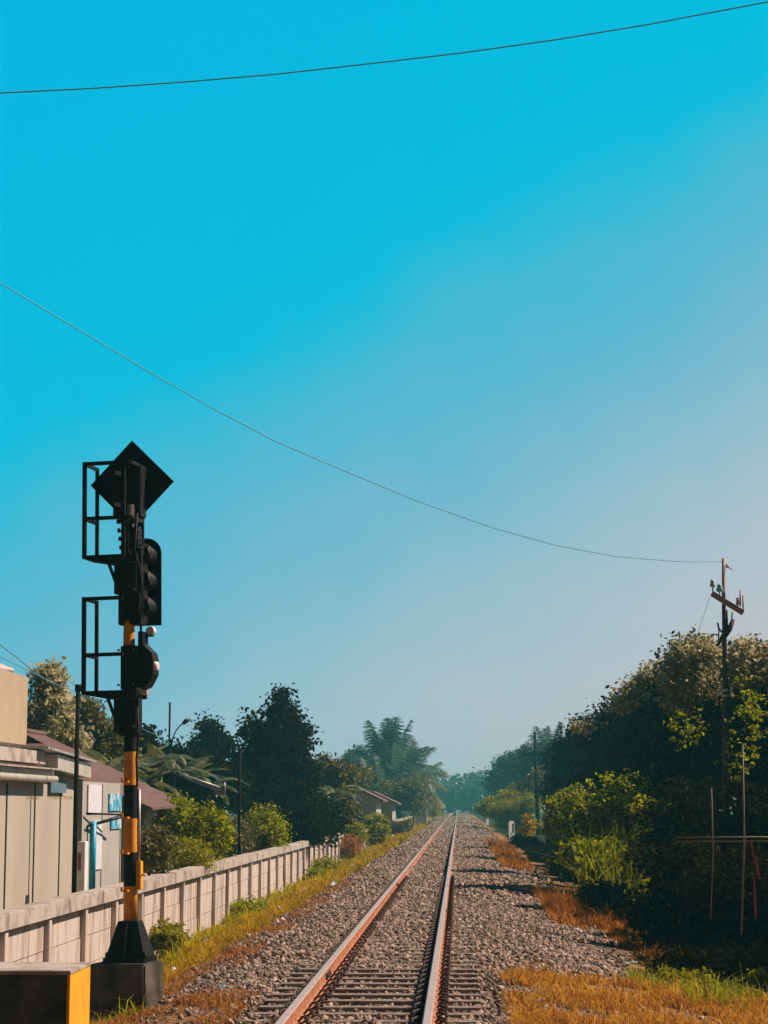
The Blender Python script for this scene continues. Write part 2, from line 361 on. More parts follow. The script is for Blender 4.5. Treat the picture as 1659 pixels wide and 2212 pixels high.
def make_sleeper():
    o = empty('sleeper', (-.8, 0, 0))
    m = MB(); m.prism([(-.10, -.20), (.10, -.20), (.085, -.004), (-.085, -.004)], 'x', -1.0, 1.0)
    # the prism runs along x with outline in (y,z)
    m.build('sleeper_beam', MT['sleeper'], o, bevel=.008)
    for x in RX:
        for s in (-1, 1):
            c = MB(); cx = x + .8 + s * .10
            c.box((cx - .045, -.05, -.004), (cx + .045, .05, .012))
            c.tube([(cx + s * .03, -.05, .02), (cx + s * .045, -.02, .075), (cx - s * .01, .02, .085), (cx - s * .045, .05, .045), (cx - s * .04, .07, .02), (cx + s * .02, .065, .05), (cx + s * .05, .03, .03)], .011, 6)
            c.build('rail_clip', MT['clip'], o)
    return o
sl = make_sleeper(); Y0 = 13.2
plain = None
for i in range(100):
    yy = Y0 + i * .6
    if i == 0: s = sl
    elif i < 62: s = copy_tree(sl)
    else:
        if plain is None:
            plain = bpy.data.objects.new('sleeper', sl.children[0].data); C.objects.link(plain); s = plain
        else:
            s = plain.copy(); C.objects.link(s)
    s.location = (-.8, yy, 0)
    tag(s, 'concrete sleeper half buried in ballast between and beyond the two rails', 'sleeper', 'concrete sleepers under the track')

# ------------------------------------------------------------------ precast concrete boundary wall
def wall(name, x, ya, nb, pitch, label, z0=-.72, z1=.61):
    o = empty(name, (x, ya, z0), label=label, cat='wall', group='precast concrete boundary wall sections')
    H = z1 - z0; ch = .19; ln = nb * pitch
    for i in range(nb + 1):
        m = MB(); m.box((-.10, i * pitch, -.2), (.085, i * pitch + .17, H - ch)); m.build('post', MT['concrete'], o, bevel=.008)
    rw = (H - ch) / 3
    for i in range(nb):
        m = MB()
        for k in range(3):
            m.box((-.03, i * pitch + .175, k * rw + (.004 if k else -.2)), (.02 - .004 * ((i * 7 + k * 3) % 4), (i + 1) * pitch - .005, (k + 1) * rw - .008))
        m.build('wall_panel', MT['concrete'], o)
    m = MB(); yy = -.1; q = 0
    while yy < ln + .1:
        e = min(yy + pitch * 1.5, ln + .25); m.box((-.13, yy, H - ch + .003), (.115 + .004 * (q % 2), e - .006, H + .004 * (q % 3))); yy = e; q += 1
        if e >= ln + .24: break
    m.build('coping', MT['cap'], o, bevel=.01)
    return o
WX = -5.0
wall('boundary_wall', WX, 22.34 - 2.42 * 2, 29, 2.42, 'long pale concrete boundary wall running from the signal to the first shrubs')
wall('boundary_wall', WX, 99.5, 5, 2.42, 'short pale boundary wall section in front of the small far house', z1=.5)
wall('boundary_wall', WX, 119, 50, 2.42, 'farthest boundary wall section beyond the yellow shrub', z1=.55)

# ------------------------------------------------------------------ railway signal
SGY = 20.4; K = 1 / 212.5
base = W(281, 2160, SGY)
sig = empty('railway_signal', (base.x, SGY, 0), R(-10), label='tall black railway signal on a black and yellow striped mast with diamond board', cat='railway signal')
sig.rotation_euler = (0, R(-.95), R(-10))
def sz(y, dy=0): return CAMZ + (W(281, y, SGY).z - CAMZ) * (1 + dy / SGY)
def sx(px, y=0): return (px - 281 - y * 72) * K
# plinth and foot
gpl = base.z - .35
m = MB(); m.box((-.335, -.30, gpl), (.25, .28, sz(2078))); m.build('plinth', MT['block'], sig, bevel=.02)
m = MB(); zb, zt = sz(2066), sz(1989)
m.box((-.22, -.19, sz(2078) + .003), (.21, .2, zb))
for s0, s1, mi in ((.20, .10, 0),):
    v = [(-s0, -s0 * .85, zb), (s0, -s0 * .85, zb), (s0, s0 * .85, zb), (-s0, s0 * .85, zb), (-s1, -s1 * .85, zt), (s1, -s1 * .85, zt), (s1, s1 * .85, zt), (-s1, s1 * .85, zt)]
    m.add(v, [(0, 3, 2, 1), (4, 5, 6, 7), (0, 1, 5, 4), (1, 2, 6, 5), (2, 3, 7, 6), (3, 0, 4, 7)])
m.box((-.006, -.176, zb), (.006, -.09, zt - .01), rot=(R(-11), 0, 0))
for xx in (-.19, .2): m.tube([(xx, -.15, zb - .02), (xx, -.15, zb + .05)], .018, 6)
m.build('foot', MT['black'], sig, bevel=.005)
# mast with painted bands
bands = [(1989, 1914, 1), (1914, 1841, 0), (1841, 1768, 1), (1768, 1696, 0), (1696, 1624, 1), (1624, 1400, 0), (1400, 1342, 1), (1342, 1090, 0)]
pts = [(0, 0, sz(bands[0][0]))]; mis = []
for a, b_, c in bands: pts.append((0, 0, sz(b_))); mis.append(c)
m = MB(); m.tube([(p[0] - (.02 if i > 5 else 0), 0, p[2]) for i, p in enumerate(pts)], [.069] * 6 + [.06, .053, .053], 20, mis=mis); m.build('mast', [MT['black'], MT['signal_yellow']], sig)
for y in (1690, 1768, 1845, 1925):
    m = MB(); z = sz(y); m.box((-.055, -.135, z), (.015, -.06, z + .018)); m.box((-.055, -.14, z), (-.035, -.125, z + .045)); m.build('step_peg', MT['signal_yellow'], sig)
m = MB(); m.tube([(.082, .02, sz(1860)), (.082, .02, sz(1705))], .016, 8)
m.build('conduit', MT['steel'], sig)
m = MB(); m.box((.062, -.03, sz(1922)), (.115, .05, sz(1860))); m.tube([(.115, 0, sz(1890)), (.14, 0, sz(1888))], .014, 8); m.build('cable_box', MT['yellow'], sig, bevel=.005)
# two service platforms with guard rails
def platform(yt, ym, yb, tag_):
    o = MB(); zt, zm, zb = sz(yt, -.15), sz(ym, -.15), sz(yb, -.15); r = .019
    xl, xr, yf, yk = -.445, .045, -.15, .22
    def bar(a, b_, t=r):
        a, b_ = Vector(a), Vector(b_); lo = [min(a[i], b_[i]) - t for i in range(3)]; hi = [max(a[i], b_[i]) + t for i in range(3)]; o.box(lo, hi)
    bar((xl, yf, zb), (xl, yf, zt)); bar((xl, yk, zb), (xl, yk, zt), .0165)
    if tag_ == 'upper': bar((xr, yk, zb), (xr, yk, zt), .0165); bar((-.03, yf, zb), (-.03, yf, zt))
    for z in (zt, zm):
        bar((xl + .02, yf, z), ((xr - .02) if tag_ == 'upper' else -.05, yf, z), .018); bar((xl, yf + .02, z), (xl, yk - .02, z), .016)
        if tag_ == 'upper': bar((xr, yf + .02, z), (xr, yk - .02, z), .016)
    rail_o = o.build('guard_rail', MT['black'], sig)
    f = MB(); f.prism([(xl - .02, zb + .02), (xr + .06, zb + .02), (xr + .06, zb - .06), (-.18, zb - .07), (xl - .02, zb - .015)], 'y', yf + .02, yf + .06)
    f.prism([(xl - .02, zb + .02), (xr + .06, zb + .02), (xr + .06, zb - .06), (-.18, zb - .07), (xl - .02, zb - .015)], 'y', yk - .06, yk - .02)
    for q in range(8):
        yy = yf + .07 + q * (yk - yf - .14) / 7.5; f.box((xl, yy, zb - .004), (xr + .04, yy + .02, zb + .018))
    f.box((xl - .02, yf, zb - .018), (xl, yk, zb + .022))
    f.build('platform', MT['black'], sig)
    s = MB(); s.tube([(-.21, -.1, zb - .05), (-.07, -.09, zb - .42)], .018, 6); s.tube([(-.21, .12, zb - .05), (-.06, .05, zb - .42)], .016, 6); s.build('brace', MT['black'], sig)
platform(997, 1116, 1199, 'upper'); platform(1290, 1412, 1494, 'lower')
# diamond board, back of it: bracket and housing
yd = .3; cx = (282 - 281) * K - yd * 72 * K; zc = sz(1043, yd); h = .452
m = MB(); cut = .295
m.prism([(cx, zc + h), (cx + h, zc), (cx + h - cut, zc - cut), (cx - h + cut, zc - cut), (cx - h, zc)], 'y', yd, yd + .012); m.build('diamond_board', MT['black'], sig)
m = MB(); m.box((sx(240, .1), .08, sz(1113)), (sx(303, .1), .28, sz(1000))); m.prism([(sx(246, .1), sz(1113)), (sx(300, .1), sz(1113)), (sx(290, .1), sz(1135)), (sx(262, .1), sz(1130))], 'y', .1, .24)
m.build('board_housing', MT['black'], sig, bevel=.01)
for (px, py) in ((252, 1018), (252, 1086)):
    h_ = MB(); h_.box((sx(px - 8, .06), .045, sz(py + 4)), (sx(px + 8, .06), .078, sz(py - 4)), rot=(0, R(12), 0)); h_.build('hinge', MT['steel'], sig)
m = MB()
for y, a, b_ in ((1128, -.13, .13), (1147, -.12, .10), (1165, -.11, .12), (1184, -.10, .14)):
    m.tube([(a, -.03, sz(y)), (b_, -.03, sz(y) - .01)], .012, 6); m.tube([(a, -.03, sz(y) - .012), (a, -.03, sz(y) + .03)], .016, 6)
m.prism([(-.09, sz(1190)), (.09, sz(1190)), (.085, sz(1140)), (-.07, sz(1135))], 'y', -.05, .08)
m.build('mast_fittings', MT['black'], sig)
# main head: cabinet, target board with round top, three lamp housings with hoods
m = MB(); m.box((sx(250, .05), -.06, sz(1283)), (sx(300, .05), .13, sz(1206))); m.box((sx(259, .05), -.05, sz(1350)), (sx(311, .1), .14, sz(1283)))
m.box((sx(300), -.02, sz(1345)), (sx(312, .1), .2, sz(1175))); m.build('cabinet', MT['black'], sig, bevel=.008)
yp = .33; xc = sx(315, yp); hw = .163; zt, zb = sz(1163, yp) - hw, sz(1352, yp)
poly = [(xc - hw, zb), (xc + hw, zb)] + [(xc + hw * math.cos(a), zt + hw * math.sin(a)) for a in [math.pi * i / 16 for i in range(17)]]
m = MB(); m.prism(poly, 'y', yp, yp + .012); m.build('target_board', MT['black'], sig)
for y in (1200, 1256, 1312):
    lh = MB(); z = sz(y, .25); x = sx(312, .2)
    for (r0, ya, r1, yb) in ((.075, .10, .098, .16), (.098, .16, .098, .325)): lh.tube([(x, ya, z), (x, yb, z)], [r0, r1], 10)
    lh.box((x - .03, .06, z - .05), (x + .10, .15, z - .02))
    hd = lh.build('lamp_housing', MT['black'], sig)
    hh = MB(); rr = .095; n_ = 9
    for i in range(n_):
        a0, a1 = math.pi * i / n_, math.pi * (i + 1) / n_
        P = lambda a, r, yy: (x + r * math.cos(a), min(yy, .42), z + r * math.sin(a))
        hh.add([P(a0, rr, .345), P(a1, rr, .345), P(a1, rr, .55), P(a0, rr, .55), P(a0, rr + .006, .345), P(a1, rr + .006, .345), P(a1, rr + .006, .55), P(a0, rr + .006, .55)], [(0, 1, 2, 3), (4, 7, 6, 5), (3, 2, 6, 7)])
    hh.build('hood', MT['black'], hd)
    pt = MB(); pt.box((x + .02, .085, z + .062), (x + .085, .12, z + .09), rot=(0, R(25), 0)); pt.build('sunlit_edge', MT['steel'], hd)  # pale piece put in for the sunlit upper right of the housing
m = MB(); z = sz(1362); x = sx(326, .1)
m.tube([(x, .06, z), (x, .15, z)], .042, 14); m.build('marker_lamp', MT['white'], sig)
m = MB(); m.box((.07, .04, z - .06), (x + .03, .11, z - .045)); m.box((.07, .06, sz(1395)), (.085, .1, sz(1350))); m.build('lamp_bracket', MT['black'], sig)
# lower head
m = MB(); m.box((sx(264), -.09, sz(1490)), (sx(300), .13, sz(1396))); m.box((sx(300), -.05, sz(1490)), (sx(311), .13, sz(1365)))
m.prism([(sx(311), sz(1392)), (sx(331), sz(1412)), (sx(334), sz(1425)), (sx(334), sz(1458)), (sx(320), sz(1484)), (sx(311), sz(1488))], 'y', -.06, .14)
m.build('lower_cabinet', MT['black'], sig, bevel=.006)
m = MB(); m.tube([(sx(330), .02, sz(1440)), (sx(341), .02, sz(1440))], [.055, .04], 12); m.build('lens', MT['porcelain'], sig)
m = MB(); m.box((sx(298), -.09, sz(1500)), (sx(307), -.05, sz(1487))); m.box((sx(310), -.09, sz(1502)), (sx(323), .02, sz(1492))); m.build('bracket_plate', MT['steel'], sig)
m = MB(); m.box((sx(249), -.09, sz(1580)), (sx(298), .12, sz(1500))); m.prism([(-.085, sz(1590)), (.075, sz(1590)), (.08, sz(1580)), (-.14, sz(1580))], 'y', -.08, .1); m.build('junction_cabinet', MT['black'], sig, bevel=.006)
for pts_ in ([(.085, -.05, sz(1700)), (.08, -.06, sz(1640)), (.095, -.05, sz(1600)), (.08, -.04, sz(1500))], [(.1, -.04, sz(1350)), (.15, -.06, sz(1300)), (.12, -.05, sz(1240)), (.06, -.06, sz(1190)), (.08, -.05, sz(1110))]):
    m = MB(); m.tube(pts_, .011, 6); m.build('cable', MT['black'], sig)
for y in (1215, 1275, 1405, 1480, 1510, 1570):
    m = MB()
    for xx in (-.10, .06): m.tube([(xx, -.10, sz(y)), (xx, -.075, sz(y))], .012, 6)
    m.build('bolt_pair', MT['greyblue'], sig)
for y in (1402, 1408):
    m = MB(); m.tube([(0, 0, sz(y + 3)), (0, 0, sz(y - 1))], .08, 18); m.build('band', MT['steel'] if y == 1408 else MT['black'], sig)

# ------------------------------------------------------------------ yellow edged block, bottom left
bk = empty('barrier_block', (-3.1, 16.2, -.3), label='low concrete block with bright yellow end face at the bottom left corner', cat='block')
zt = W(147, 2100, 16.2).z + .3
xr_ = W(147, 2100, 16.2).x + 3.1
m = MB(); m.box((xr_ - 1.1, 0, -.1), (xr_ - .004, .86, zt - .022)); m.build('body', MT['block'], bk, bevel=.01)
m = MB(); m.box((xr_ - .004, -.012, -.1), (xr_ + .02, .87, zt - .022)); m.build('painted_end', MT['yellow'], bk)
m = MB(); m.box((xr_ - 1.12, -.02, zt - .02), (xr_ + .025, .88, zt + .012)); m.build('top_slab', MT['cap'], bk, bevel=.006)

# ------------------------------------------------------------------ pale shed behind the wall
BX = -6.9
def bpt(px, py, X=BX):          # point on the plane x = X seen at (px, py)
    d = CM @ Vector(((px - 829.5) / 4400.0, (1106 - py) / 4400.0, -1)); return Vector((0, 0, CAMZ)) + d * (X / d.x)
ya, yb = 24.5, bpt(165, 1738).y
ze = bpt(60, 1650).z
sh = empty('shed', (BX, ya, -.75), label='pale shed wall with dark vertical joints behind the concrete wall at the left edge', cat='shed')
sh_l = Vector((BX, ya, -.75))
m = MB(); m.box((-3.6, 0, 0), (0, yb - ya, ze + .75)); m.build('wall', MT['siding'], sh)
for px in (12, 73, 128):
    m = MB(); y = bpt(px, 1800).y - ya; m.box((0.001, y - .035, .2), (.012, y + .035, bpt(px, 1692).z + .75)); m.build('wall_joint', MT['gap'], sh)
m = MB(); e1 = bpt(95, 1700).y - ya
zz = bpt(60, 1662).z + .75
m.box((.013, -1, zz - .14), (.16, e1, zz)); m.tube([(.19, -1, zz - .14), (.19, e1, zz - .14)], .055, 10); m.build('gutter', MT['fascia'], sh)
m = MB(); m.box((-.6, -1, zz + .10), (.12, e1 - .5, zz + .30)); m.box((-3.7, -1, zz + .006), (.30, e1 - .02, zz + .03)); m.build('roof_edge', MT['cap'], sh)
m = MB(); m.prism([(e1 + .02, zz + .02), (yb - ya + .2, zz - .08), (yb - ya + .2, zz + .17), (e1 + .02, zz + .27)], 'x', .013, .22)
m.build('fascia_board', MT['fascia'], sh)
m = MB(); m.prism([(e1 - 1.2, zz + .335), (yb - ya + .3, zz + .20), (yb - ya + .3, zz + .235), (e1 - 1.2, zz + .37)], 'x', -3.7, .30); m.build('roof_sheet', MT['steel'], sh)
m = MB(); m.box((.013, e1 + .3, zz - .36), (.06, yb - ya - 1.3, zz - .12)); m.build('eave_shade', MT['greyblue'], sh)  # blue-grey strip put in as shade under the fascia
def lettering(txt, px0, px1, py, name):
    cu = bpy.data.curves.new(name, 'FONT'); cu.body = txt; cu.size = .3; cu.extrude = .002; cu.align_x = 'LEFT'
    to = bpy.data.objects.new(name, cu); C.objects.link(to); bpy.context.view_layer.update()
    me = bpy.data.meshes.new_from_object(to); bpy.data.objects.remove(to)
    p0, p1 = bpt(px0, py), bpt(px1, py); co = np.empty(len(me.vertices) * 3, np.float32); me.vertices.foreach_get('co', co); co = co.reshape(-1, 3)
    wdt = co[:, 0].max(); hgt = co[:, 1].max(); X = (co[:, 0]) / wdt * (p1.y - p0.y); Z = co[:, 1] / hgt * .055
    V = np.stack([co[:, 2] * .5 + .006, X + p0.y - ya, Z + p0.z + .75], 1); me.vertices.foreach_set('co', V.astype(np.float32).ravel()); setmats(me, MT['ochre']); me.update()
    o = bpy.data.objects.new(name, me); C.objects.link(o); o.parent = sh
lettering('B E E', 57, 84, 1725, 'lettering'); lettering('PAKETUE', 107, 156, 1725, 'lettering')

# second, farther grey shed with sheets hung on it
B2 = -6.95; y0, y1 = bpt(178, 1738, B2).y, bpt(263, 1738, B2).y; z2 = bpt(220, 1690, B2).z
s2 = empty('kiosk', (B2, y0, -.75), label='grey kiosk wall with shiny white and blue sheets left of the signal mast', cat='kiosk')
def b2(px, py): p = bpt(px, py, B2); return (p.y - y0, p.z + .75)
m = MB(); m.box((-2.6, 0, 0), (0, y1 - y0, z2 + .75)); m.build('wall', MT['siding2'], s2)
for px in (221, 261):
    m = MB(); y = b2(px, 1700)[0]; m.box((.001, y - .02, .6), (.01, y + .02, b2(px, 1694)[1])); m.build('wall_joint', MT['gap'], s2)
def sheet(name, px0, py0, px1, py1, mt, th=.02):
    a = b2(px0, py1); c = b2(px1, py0); q = MB(); q.box((.012, a[0], a[1]), (.012 + th, c[0], c[1])); q.build(name, mt, s2)
sheet('window_sheet', 187, 1696, 217, 1757, MT['silverwhite']); sheet('white_banner', 197, 1772, 218, 1880, MT['silverwhite'])
sheet('blue_poster', 233, 1715, 260, 1752, MT['bluepatch']); sheet('small_poster', 237, 1766, 259, 1791, MT['bluepatch'])
a = b2(185, 1925); c = b2(185, 1775); m = MB(); m.tube([(.10, a[0] + .1, a[1]), (.10, a[0] + .1, c[1])], .062, 12); m.build('blue_pipe', MT['blue'], s2)
m = MB(); p0, p1, p2 = b2(180, 1757), b2(255, 1760), b2(182, 1786)
m.tube([(.06, p0[0], p0[1]), (.45, p1[0] - 1.2, p1[1])], .018, 6); m.tube([(.45, p1[0] - 1.2, p1[1]), (.05, p2[0], p2[1])], .018, 6); m.tube([(.40, p1[0] - 2.0, p1[1]), (.05, p2[0] + .2, p2[1] + .03)], .014, 6)
m.build('awning_bracket', MT['darkpole'], s2)
# narrow red and white gas-style cabinet between the two
p = W(173, 1930, 33.0); q = W(173, 1818, 33.0)
cb = empty('utility_cabinet', (p.x, 33.0, -.75), label='narrow white cabinet with a red stripe standing between shed and kiosk', cat='cabinet')
m = MB(); m.box((-.06, 0, 0), (.065, .3, q.z + .75)); m.build('body', MT['white'], cb, bevel=.01)
m = MB(); m.box((-.05, -.006, W(0, 1880, 33).z + .75), (.0, -.001, W(0, 1842, 33).z + .75)); m.build('red_stripe', MT['red'], cb)

# ------------------------------------------------------------------ tiled houses behind, water tank
def house_gable(name, Y, xl, apex, xr, wy, depth, label, roofm, wallm, thick=.18, over=.5):
    """gable end faces the camera; apex and eave points in photograph coordinates"""
    A, E, G = W(*apex, Y), W(*xr, Y), W(*xl, Y)
    o = empty(name, (A.x, Y, -.75), label=label, cat='house')
    def lc(p): return (p.x - A.x, p.z + .75)
    a, e, g_ = lc(A), lc(E), lc(G)
    m = MB(); m.prism([(g_[0] + over, 0), (e[0] - over, 0), (e[0] - over, e[1] + over * .3 - thick - .02), (a[0], a[1] - thick - .05), (g_[0] + over, g_[1] + over * .3 - thick - .02)], 'y', .35, depth); m.build('wall', wallm, o)
    for s, q in ((1, e), (-1, g_)):
        m = MB(); k = 9
        for i in range(k):       # tile courses as thin steps
            t0, t1 = i / k, (i + 1) / k + .012
            x0, z0_ = a[0] + (q[0] - a[0]) * t0, a[1] + (q[1] - a[1]) * t0; x1, z1_ = a[0] + (q[0] - a[0]) * t1, a[1] + (q[1] - a[1]) * t1
            m.prism([(x0, z0_ - thick), (x1, z1_ - thick), (x1, z1_ + .012), (x0, z0_)] if s > 0 else [(x0, z0_), (x1, z1_ + .012), (x1, z1_ - thick), (x0, z0_ - thick)], 'y', 0, depth)
        m.build('roof', roofm, o)
    m = MB(); m.tube([(a[0], -.02, a[1] + .02), (a[0], depth, a[1] + .02)], .07, 8); m.build('ridge', roofm, o)
    return o, a, e, g_
ho, a, e, g_ = house_gable('house', 45.0, (-260, 1700), (36, 1578), (344, 1727), 0, 3, 'house with maroon gabled roof sloping down behind the signal mast', MT['rooftile'], MT['siding'])
# lower awning roof facing the track under the gable
m = MB(); A = W(110, 1612, 43.2); B_ = W(365, 1733, 43.2); c0 = W(-30, 1640, 41.5); c1 = W(300, 1738, 41.5)
bx = ho.location
v = [Vector(p) - Vector(bx) for p in (W(-60, 1606, 44.9), W(96, 1606, 44.9), W(380, 1740, 44.9), W(330, 1745, 42.6), W(165, 1680, 42.6), W(-60, 1668, 42.6))]
v2 = [p - Vector((0, 0, .05)) for p in v]
m.add(v + v2, [(0, 1, 4, 5), (1, 2, 3, 4), (6, 11, 10, 7), (7, 10, 9, 8), (5, 4, 10, 11), (4, 3, 9, 10), (3, 2, 8, 9), (0, 5, 11, 6), (0, 6, 7, 1), (1, 7, 8, 2)])
m.build('awning_roof', MT['rooftile2'], ho)
# dark house with pale gutter
hd, a, e, g_ = house_gable('house', 62.0, (215, 1716), (335, 1655), (462, 1708), 0, 3, 'dark roofed house with one pale gutter line', MT['darkwood'], MT['darkwood'], thick=.12)
m = MB(); p, q = W(374, 1667, 61.9) - hd.location, W(476, 1702, 61.9) - hd.location; m.tube([p, q], .035, 8); q2 = W(485, 1690, 61.9) - hd.location; q3 = W(486, 1715, 61.9) - hd.location; m.tube([q2, q3], .025, 6)
m.build('gutter', MT['steel'], hd)
# water tank
TX = -8.0
def tpl(px, py):
    d = CM @ Vector(((px - 829.5) / 4400.0, (1106 - py) / 4400.0, -1)); return Vector((0, 0, CAMZ)) + d * (TX / d.x)
p0 = tpl(-40, 1457); p1 = tpl(61, 1462); zb_ = tpl(20, 1606).z; zt = p1.z
tk = empty('water_tank', (TX, p0.y, -.75), label='large beige flat topped water tank with a pale round lid at the left edge', cat='water tank')
ly = p1.y - p0.y; z0 = zb_ + .75; z1_ = zt + .75
def rc(y, z, r, a0): return [(y + r * math.cos(R(a0 + 15 * k)), z + r * math.sin(R(a0 + 15 * k))) for k in range(7)]
m = MB(); m.prism(rc(.1, z0 + .1, .1, 180) + rc(ly - .14, z0 + .14, .14, 270) + rc(ly - .03, z1_ - .03, .03, 0) + rc(.03, z1_ - .03, .03, 90), 'x', -1.3, 0)
m.build('tank_body', MT['tank'], tk, bevel=.012)
ql = tpl(28, 1457); yl = ql.y - p0.y
m = MB(); m.tube([(-.5, yl, z1_ + .002), (-.5, yl, z1_ + .07), (-.5, yl, z1_ + .10), (-.5, yl, z1_ + .15)], [.50, .50, .40, .30], 28); m.build('lid', MT['lid'], tk)
m = MB()
for xx in (-1.2, -.1):
    for yy in (.2, yl, ly - .3): m.box((xx - .05, yy - .05, 0), (xx + .05, yy + .05, z0 - .02))
m.build('stand', MT['siding'], tk)
# small far house
def box_house(name, x, y, wx, dy, h, rh, label, wm, rm):
    o = empty(name, (x, y, -.75), label=label, cat='house')
    m = MB(); m.prism([(-wx, 0), (0, 0), (0, h), (-wx / 2, h + rh), (-wx, h)], 'y', 0, dy); m.build('wall', wm, o)
    for s in (1, -1):
        m = MB(); x0, x1 = -wx / 2, (0.45 if s > 0 else -wx - .45); z1 = h - rh * .45 / (wx / 2)
        m.prism([(x0, h + rh + .02), (x1, z1 + .02), (x1, z1 + .12), (x0, h + rh + .12)] if s > 0 else [(x0, h + rh + .12), (x1, z1 + .12), (x1, z1 + .02), (x0, h + rh + .02)], 'y', -.5, dy + .5); m.build('roof', rm, o)
    return o
p = W(778, 1738, 128)
hs = box_house('house', p.x + 1.0, 128, 3.4, 8, 2.9, .8, 'small whitish house with dull red roof half hidden by trees beyond the wall', MT['housewall'], MT['rooftile2'])
m = MB(); m.box((.002, 1, 0), (.02, 1.9, 2.0)); m.box((.002, 3.5, .9), (.02, 5, 2.0)); m.build('door', MT['greyblue'], hs)
m = MB(); m.box((-1.8, -.02, .9), (-.9, -.002, 1.9)); m.build('window', MT['gap'], hs)
p = W(812, 1722, 150); hs2 = box_house('house', p.x + 1.2, 150, 3.0, 8, 2.7, .7, 'red roofed house just right of and behind the small whitish house', MT['siding2'], MT['rooftile'])
p = W(1103 - 190, 1745, 190)
kb = empty('hut', (W(912, 1750, 200).x, 200, -.75), label='tiny pale square hut far along the wall under the palm', cat='hut')
m = MB(); m.box((-.6, 0, 0), (.45, 1.5, 2.1)); m.build('wall', MT['housewall'], kb)
m = MB(); m.box((-.7, -.1, 2.1), (.55, 1.6, 2.2)); m.build('roof', MT['cap'], kb)

# ------------------------------------------------------------------ poles, lamp, wires
def pole(name, px, ytop, Y, r, label, mt, cat='pole', cap=False):
    t_ = W(px, ytop, Y); o = empty(name, (t_.x, Y, -.75), label=label, cat=cat)
    m = MB(); m.tube([(0, 0, -.2), (0, 0, t_.z + .75)], [r * 1.15, r], 12); m.build('shaft', mt, o)
    if cap: m = MB(); m.tube([(0, 0, t_.z + .75 - .1), (0, 0, t_.z + .76)], [r * 1.5, r * 1.6], 12); m.build('cap', mt, o)
    return o
pole('steel_pole', 169, 1480, 33.2, .036, 'thin dark steel pole in front of the shed and kiosk, just left of the signal', MT['darkpole'], cap=True)
po = pole('concrete_pole', 518, 1615, 52, .038, 'slim dark pole with a pale strip on one side behind the wall before the big dark tree', MT['darkpole'])
m = MB(); m.box((.055, -.02, 0), (.085, .02, 1.5)); m.build('pale_strip', MT['steel'], po)
Y = 60; t_ = W(367, 1517, Y); lp = empty('street_lamp', (t_.x, Y, -.75), label='street lamp with curved arm on a thin pole above the banana plants', cat='street lamp')
m = MB(); m.tube([(0, 0, 0), (0, 0, t_.z + .75)], .03, 10); m.build('pole', MT['darkpole'], lp)
def lpt(px, py): p = W(px, py, Y); return (p.x - t_.x, 0, p.z + .75)
m = MB(); m.tube([lpt(371, 1610), lpt(373, 1595), lpt(379, 1580), lpt(389, 1567), lpt(400, 1560)], .018, 8); m.box((-.02, -.05, lpt(0, 1615)[2]), (.09, .05, lpt(0, 1600)[2])); m.build('arm', MT['darkpole'], lp)
m = MB(); m.tube([lpt(395, 1564), lpt(402, 1557), lpt(412, 1553)], [.05, .075, .03], 10); m.build('lamp_head', MT['greyblue'], lp)

def cable(name, A, B, pts, r, label):
    """cable hanging in the vertical plane through A and B; pts are places it is seen at"""
    nrm = Vector((B.y - A.y, -(B.x - A.x), 0)); out = []
    for (px, py) in pts:
        d = CM @ Vector(((px - 829.5) / 4400.0, (1106 - py) / 4400.0, -1)); o = Vector((0, 0, CAMZ))
        out.append(o + d * (nrm.dot(A - o) / nrm.dot(d)))
    m = MB(); m.tube(out, r, 6); ob = m.build(name, MT['wire']); tag(ob, label, 'cable'); return ob
cable('overhead_cable', W(0, 201, 17), W(1659, 5, 17.5), [(-300, 211), (-100, 205), (0, 201), (200, 191), (400, 177), (600, 160), (830, 134), (1000, 114), (1200, 86), (1400, 53), (1659, 4), (1900, -48)], .006, 'overhead cable crossing the top of the sky')
PA = W(1560, 1213, 43.8); PB = W(-60, 580, 24)
cable('telephone_cable', PA, PB, [(1561, 1213), (1500, 1214), (1450, 1212), (1330, 1202), (1200, 1178), (1060, 1139), (900, 1082), (760, 1024), (600, 956), (470, 888), (330, 808), (200, 730), (100, 671), (0, 611), (-150, 520)], .007, 'long sagging cable running from the near telephone pole up to the left')
cable('house_cable', W(-40, 1372, 40), W(370, 1605, 60), [(-40, 1370), (0, 1393), (40, 1423), (77, 1454), (110, 1475)], .011, 'upper thin cable descending over the water tank')
cable('house_cable', W(-40, 1400, 40), W(370, 1605, 60), [(-40, 1398), (0, 1419), (60, 1448), (120, 1478), (165, 1495), (210, 1520), (250, 1542), (300, 1571), (347, 1593), (371, 1608)], .009, 'lower thin cable running down to the street lamp')
cable('house_cable', W(588, 1610, 62), W(700, 1600, 62), [(588, 1672), (620, 1670), (650, 1661), (676, 1652)], .012, 'short pale cable crossing in front of the dark tree') if False else None
cable('guy_wire', W(1533, 1290, 43.8), W(1500, 1375, 45), [(1533, 1290), (1520, 1330), (1508, 1365), (1500, 1390)], .004, 'thin slack wire dropping from the crossarm of the near telephone pole')

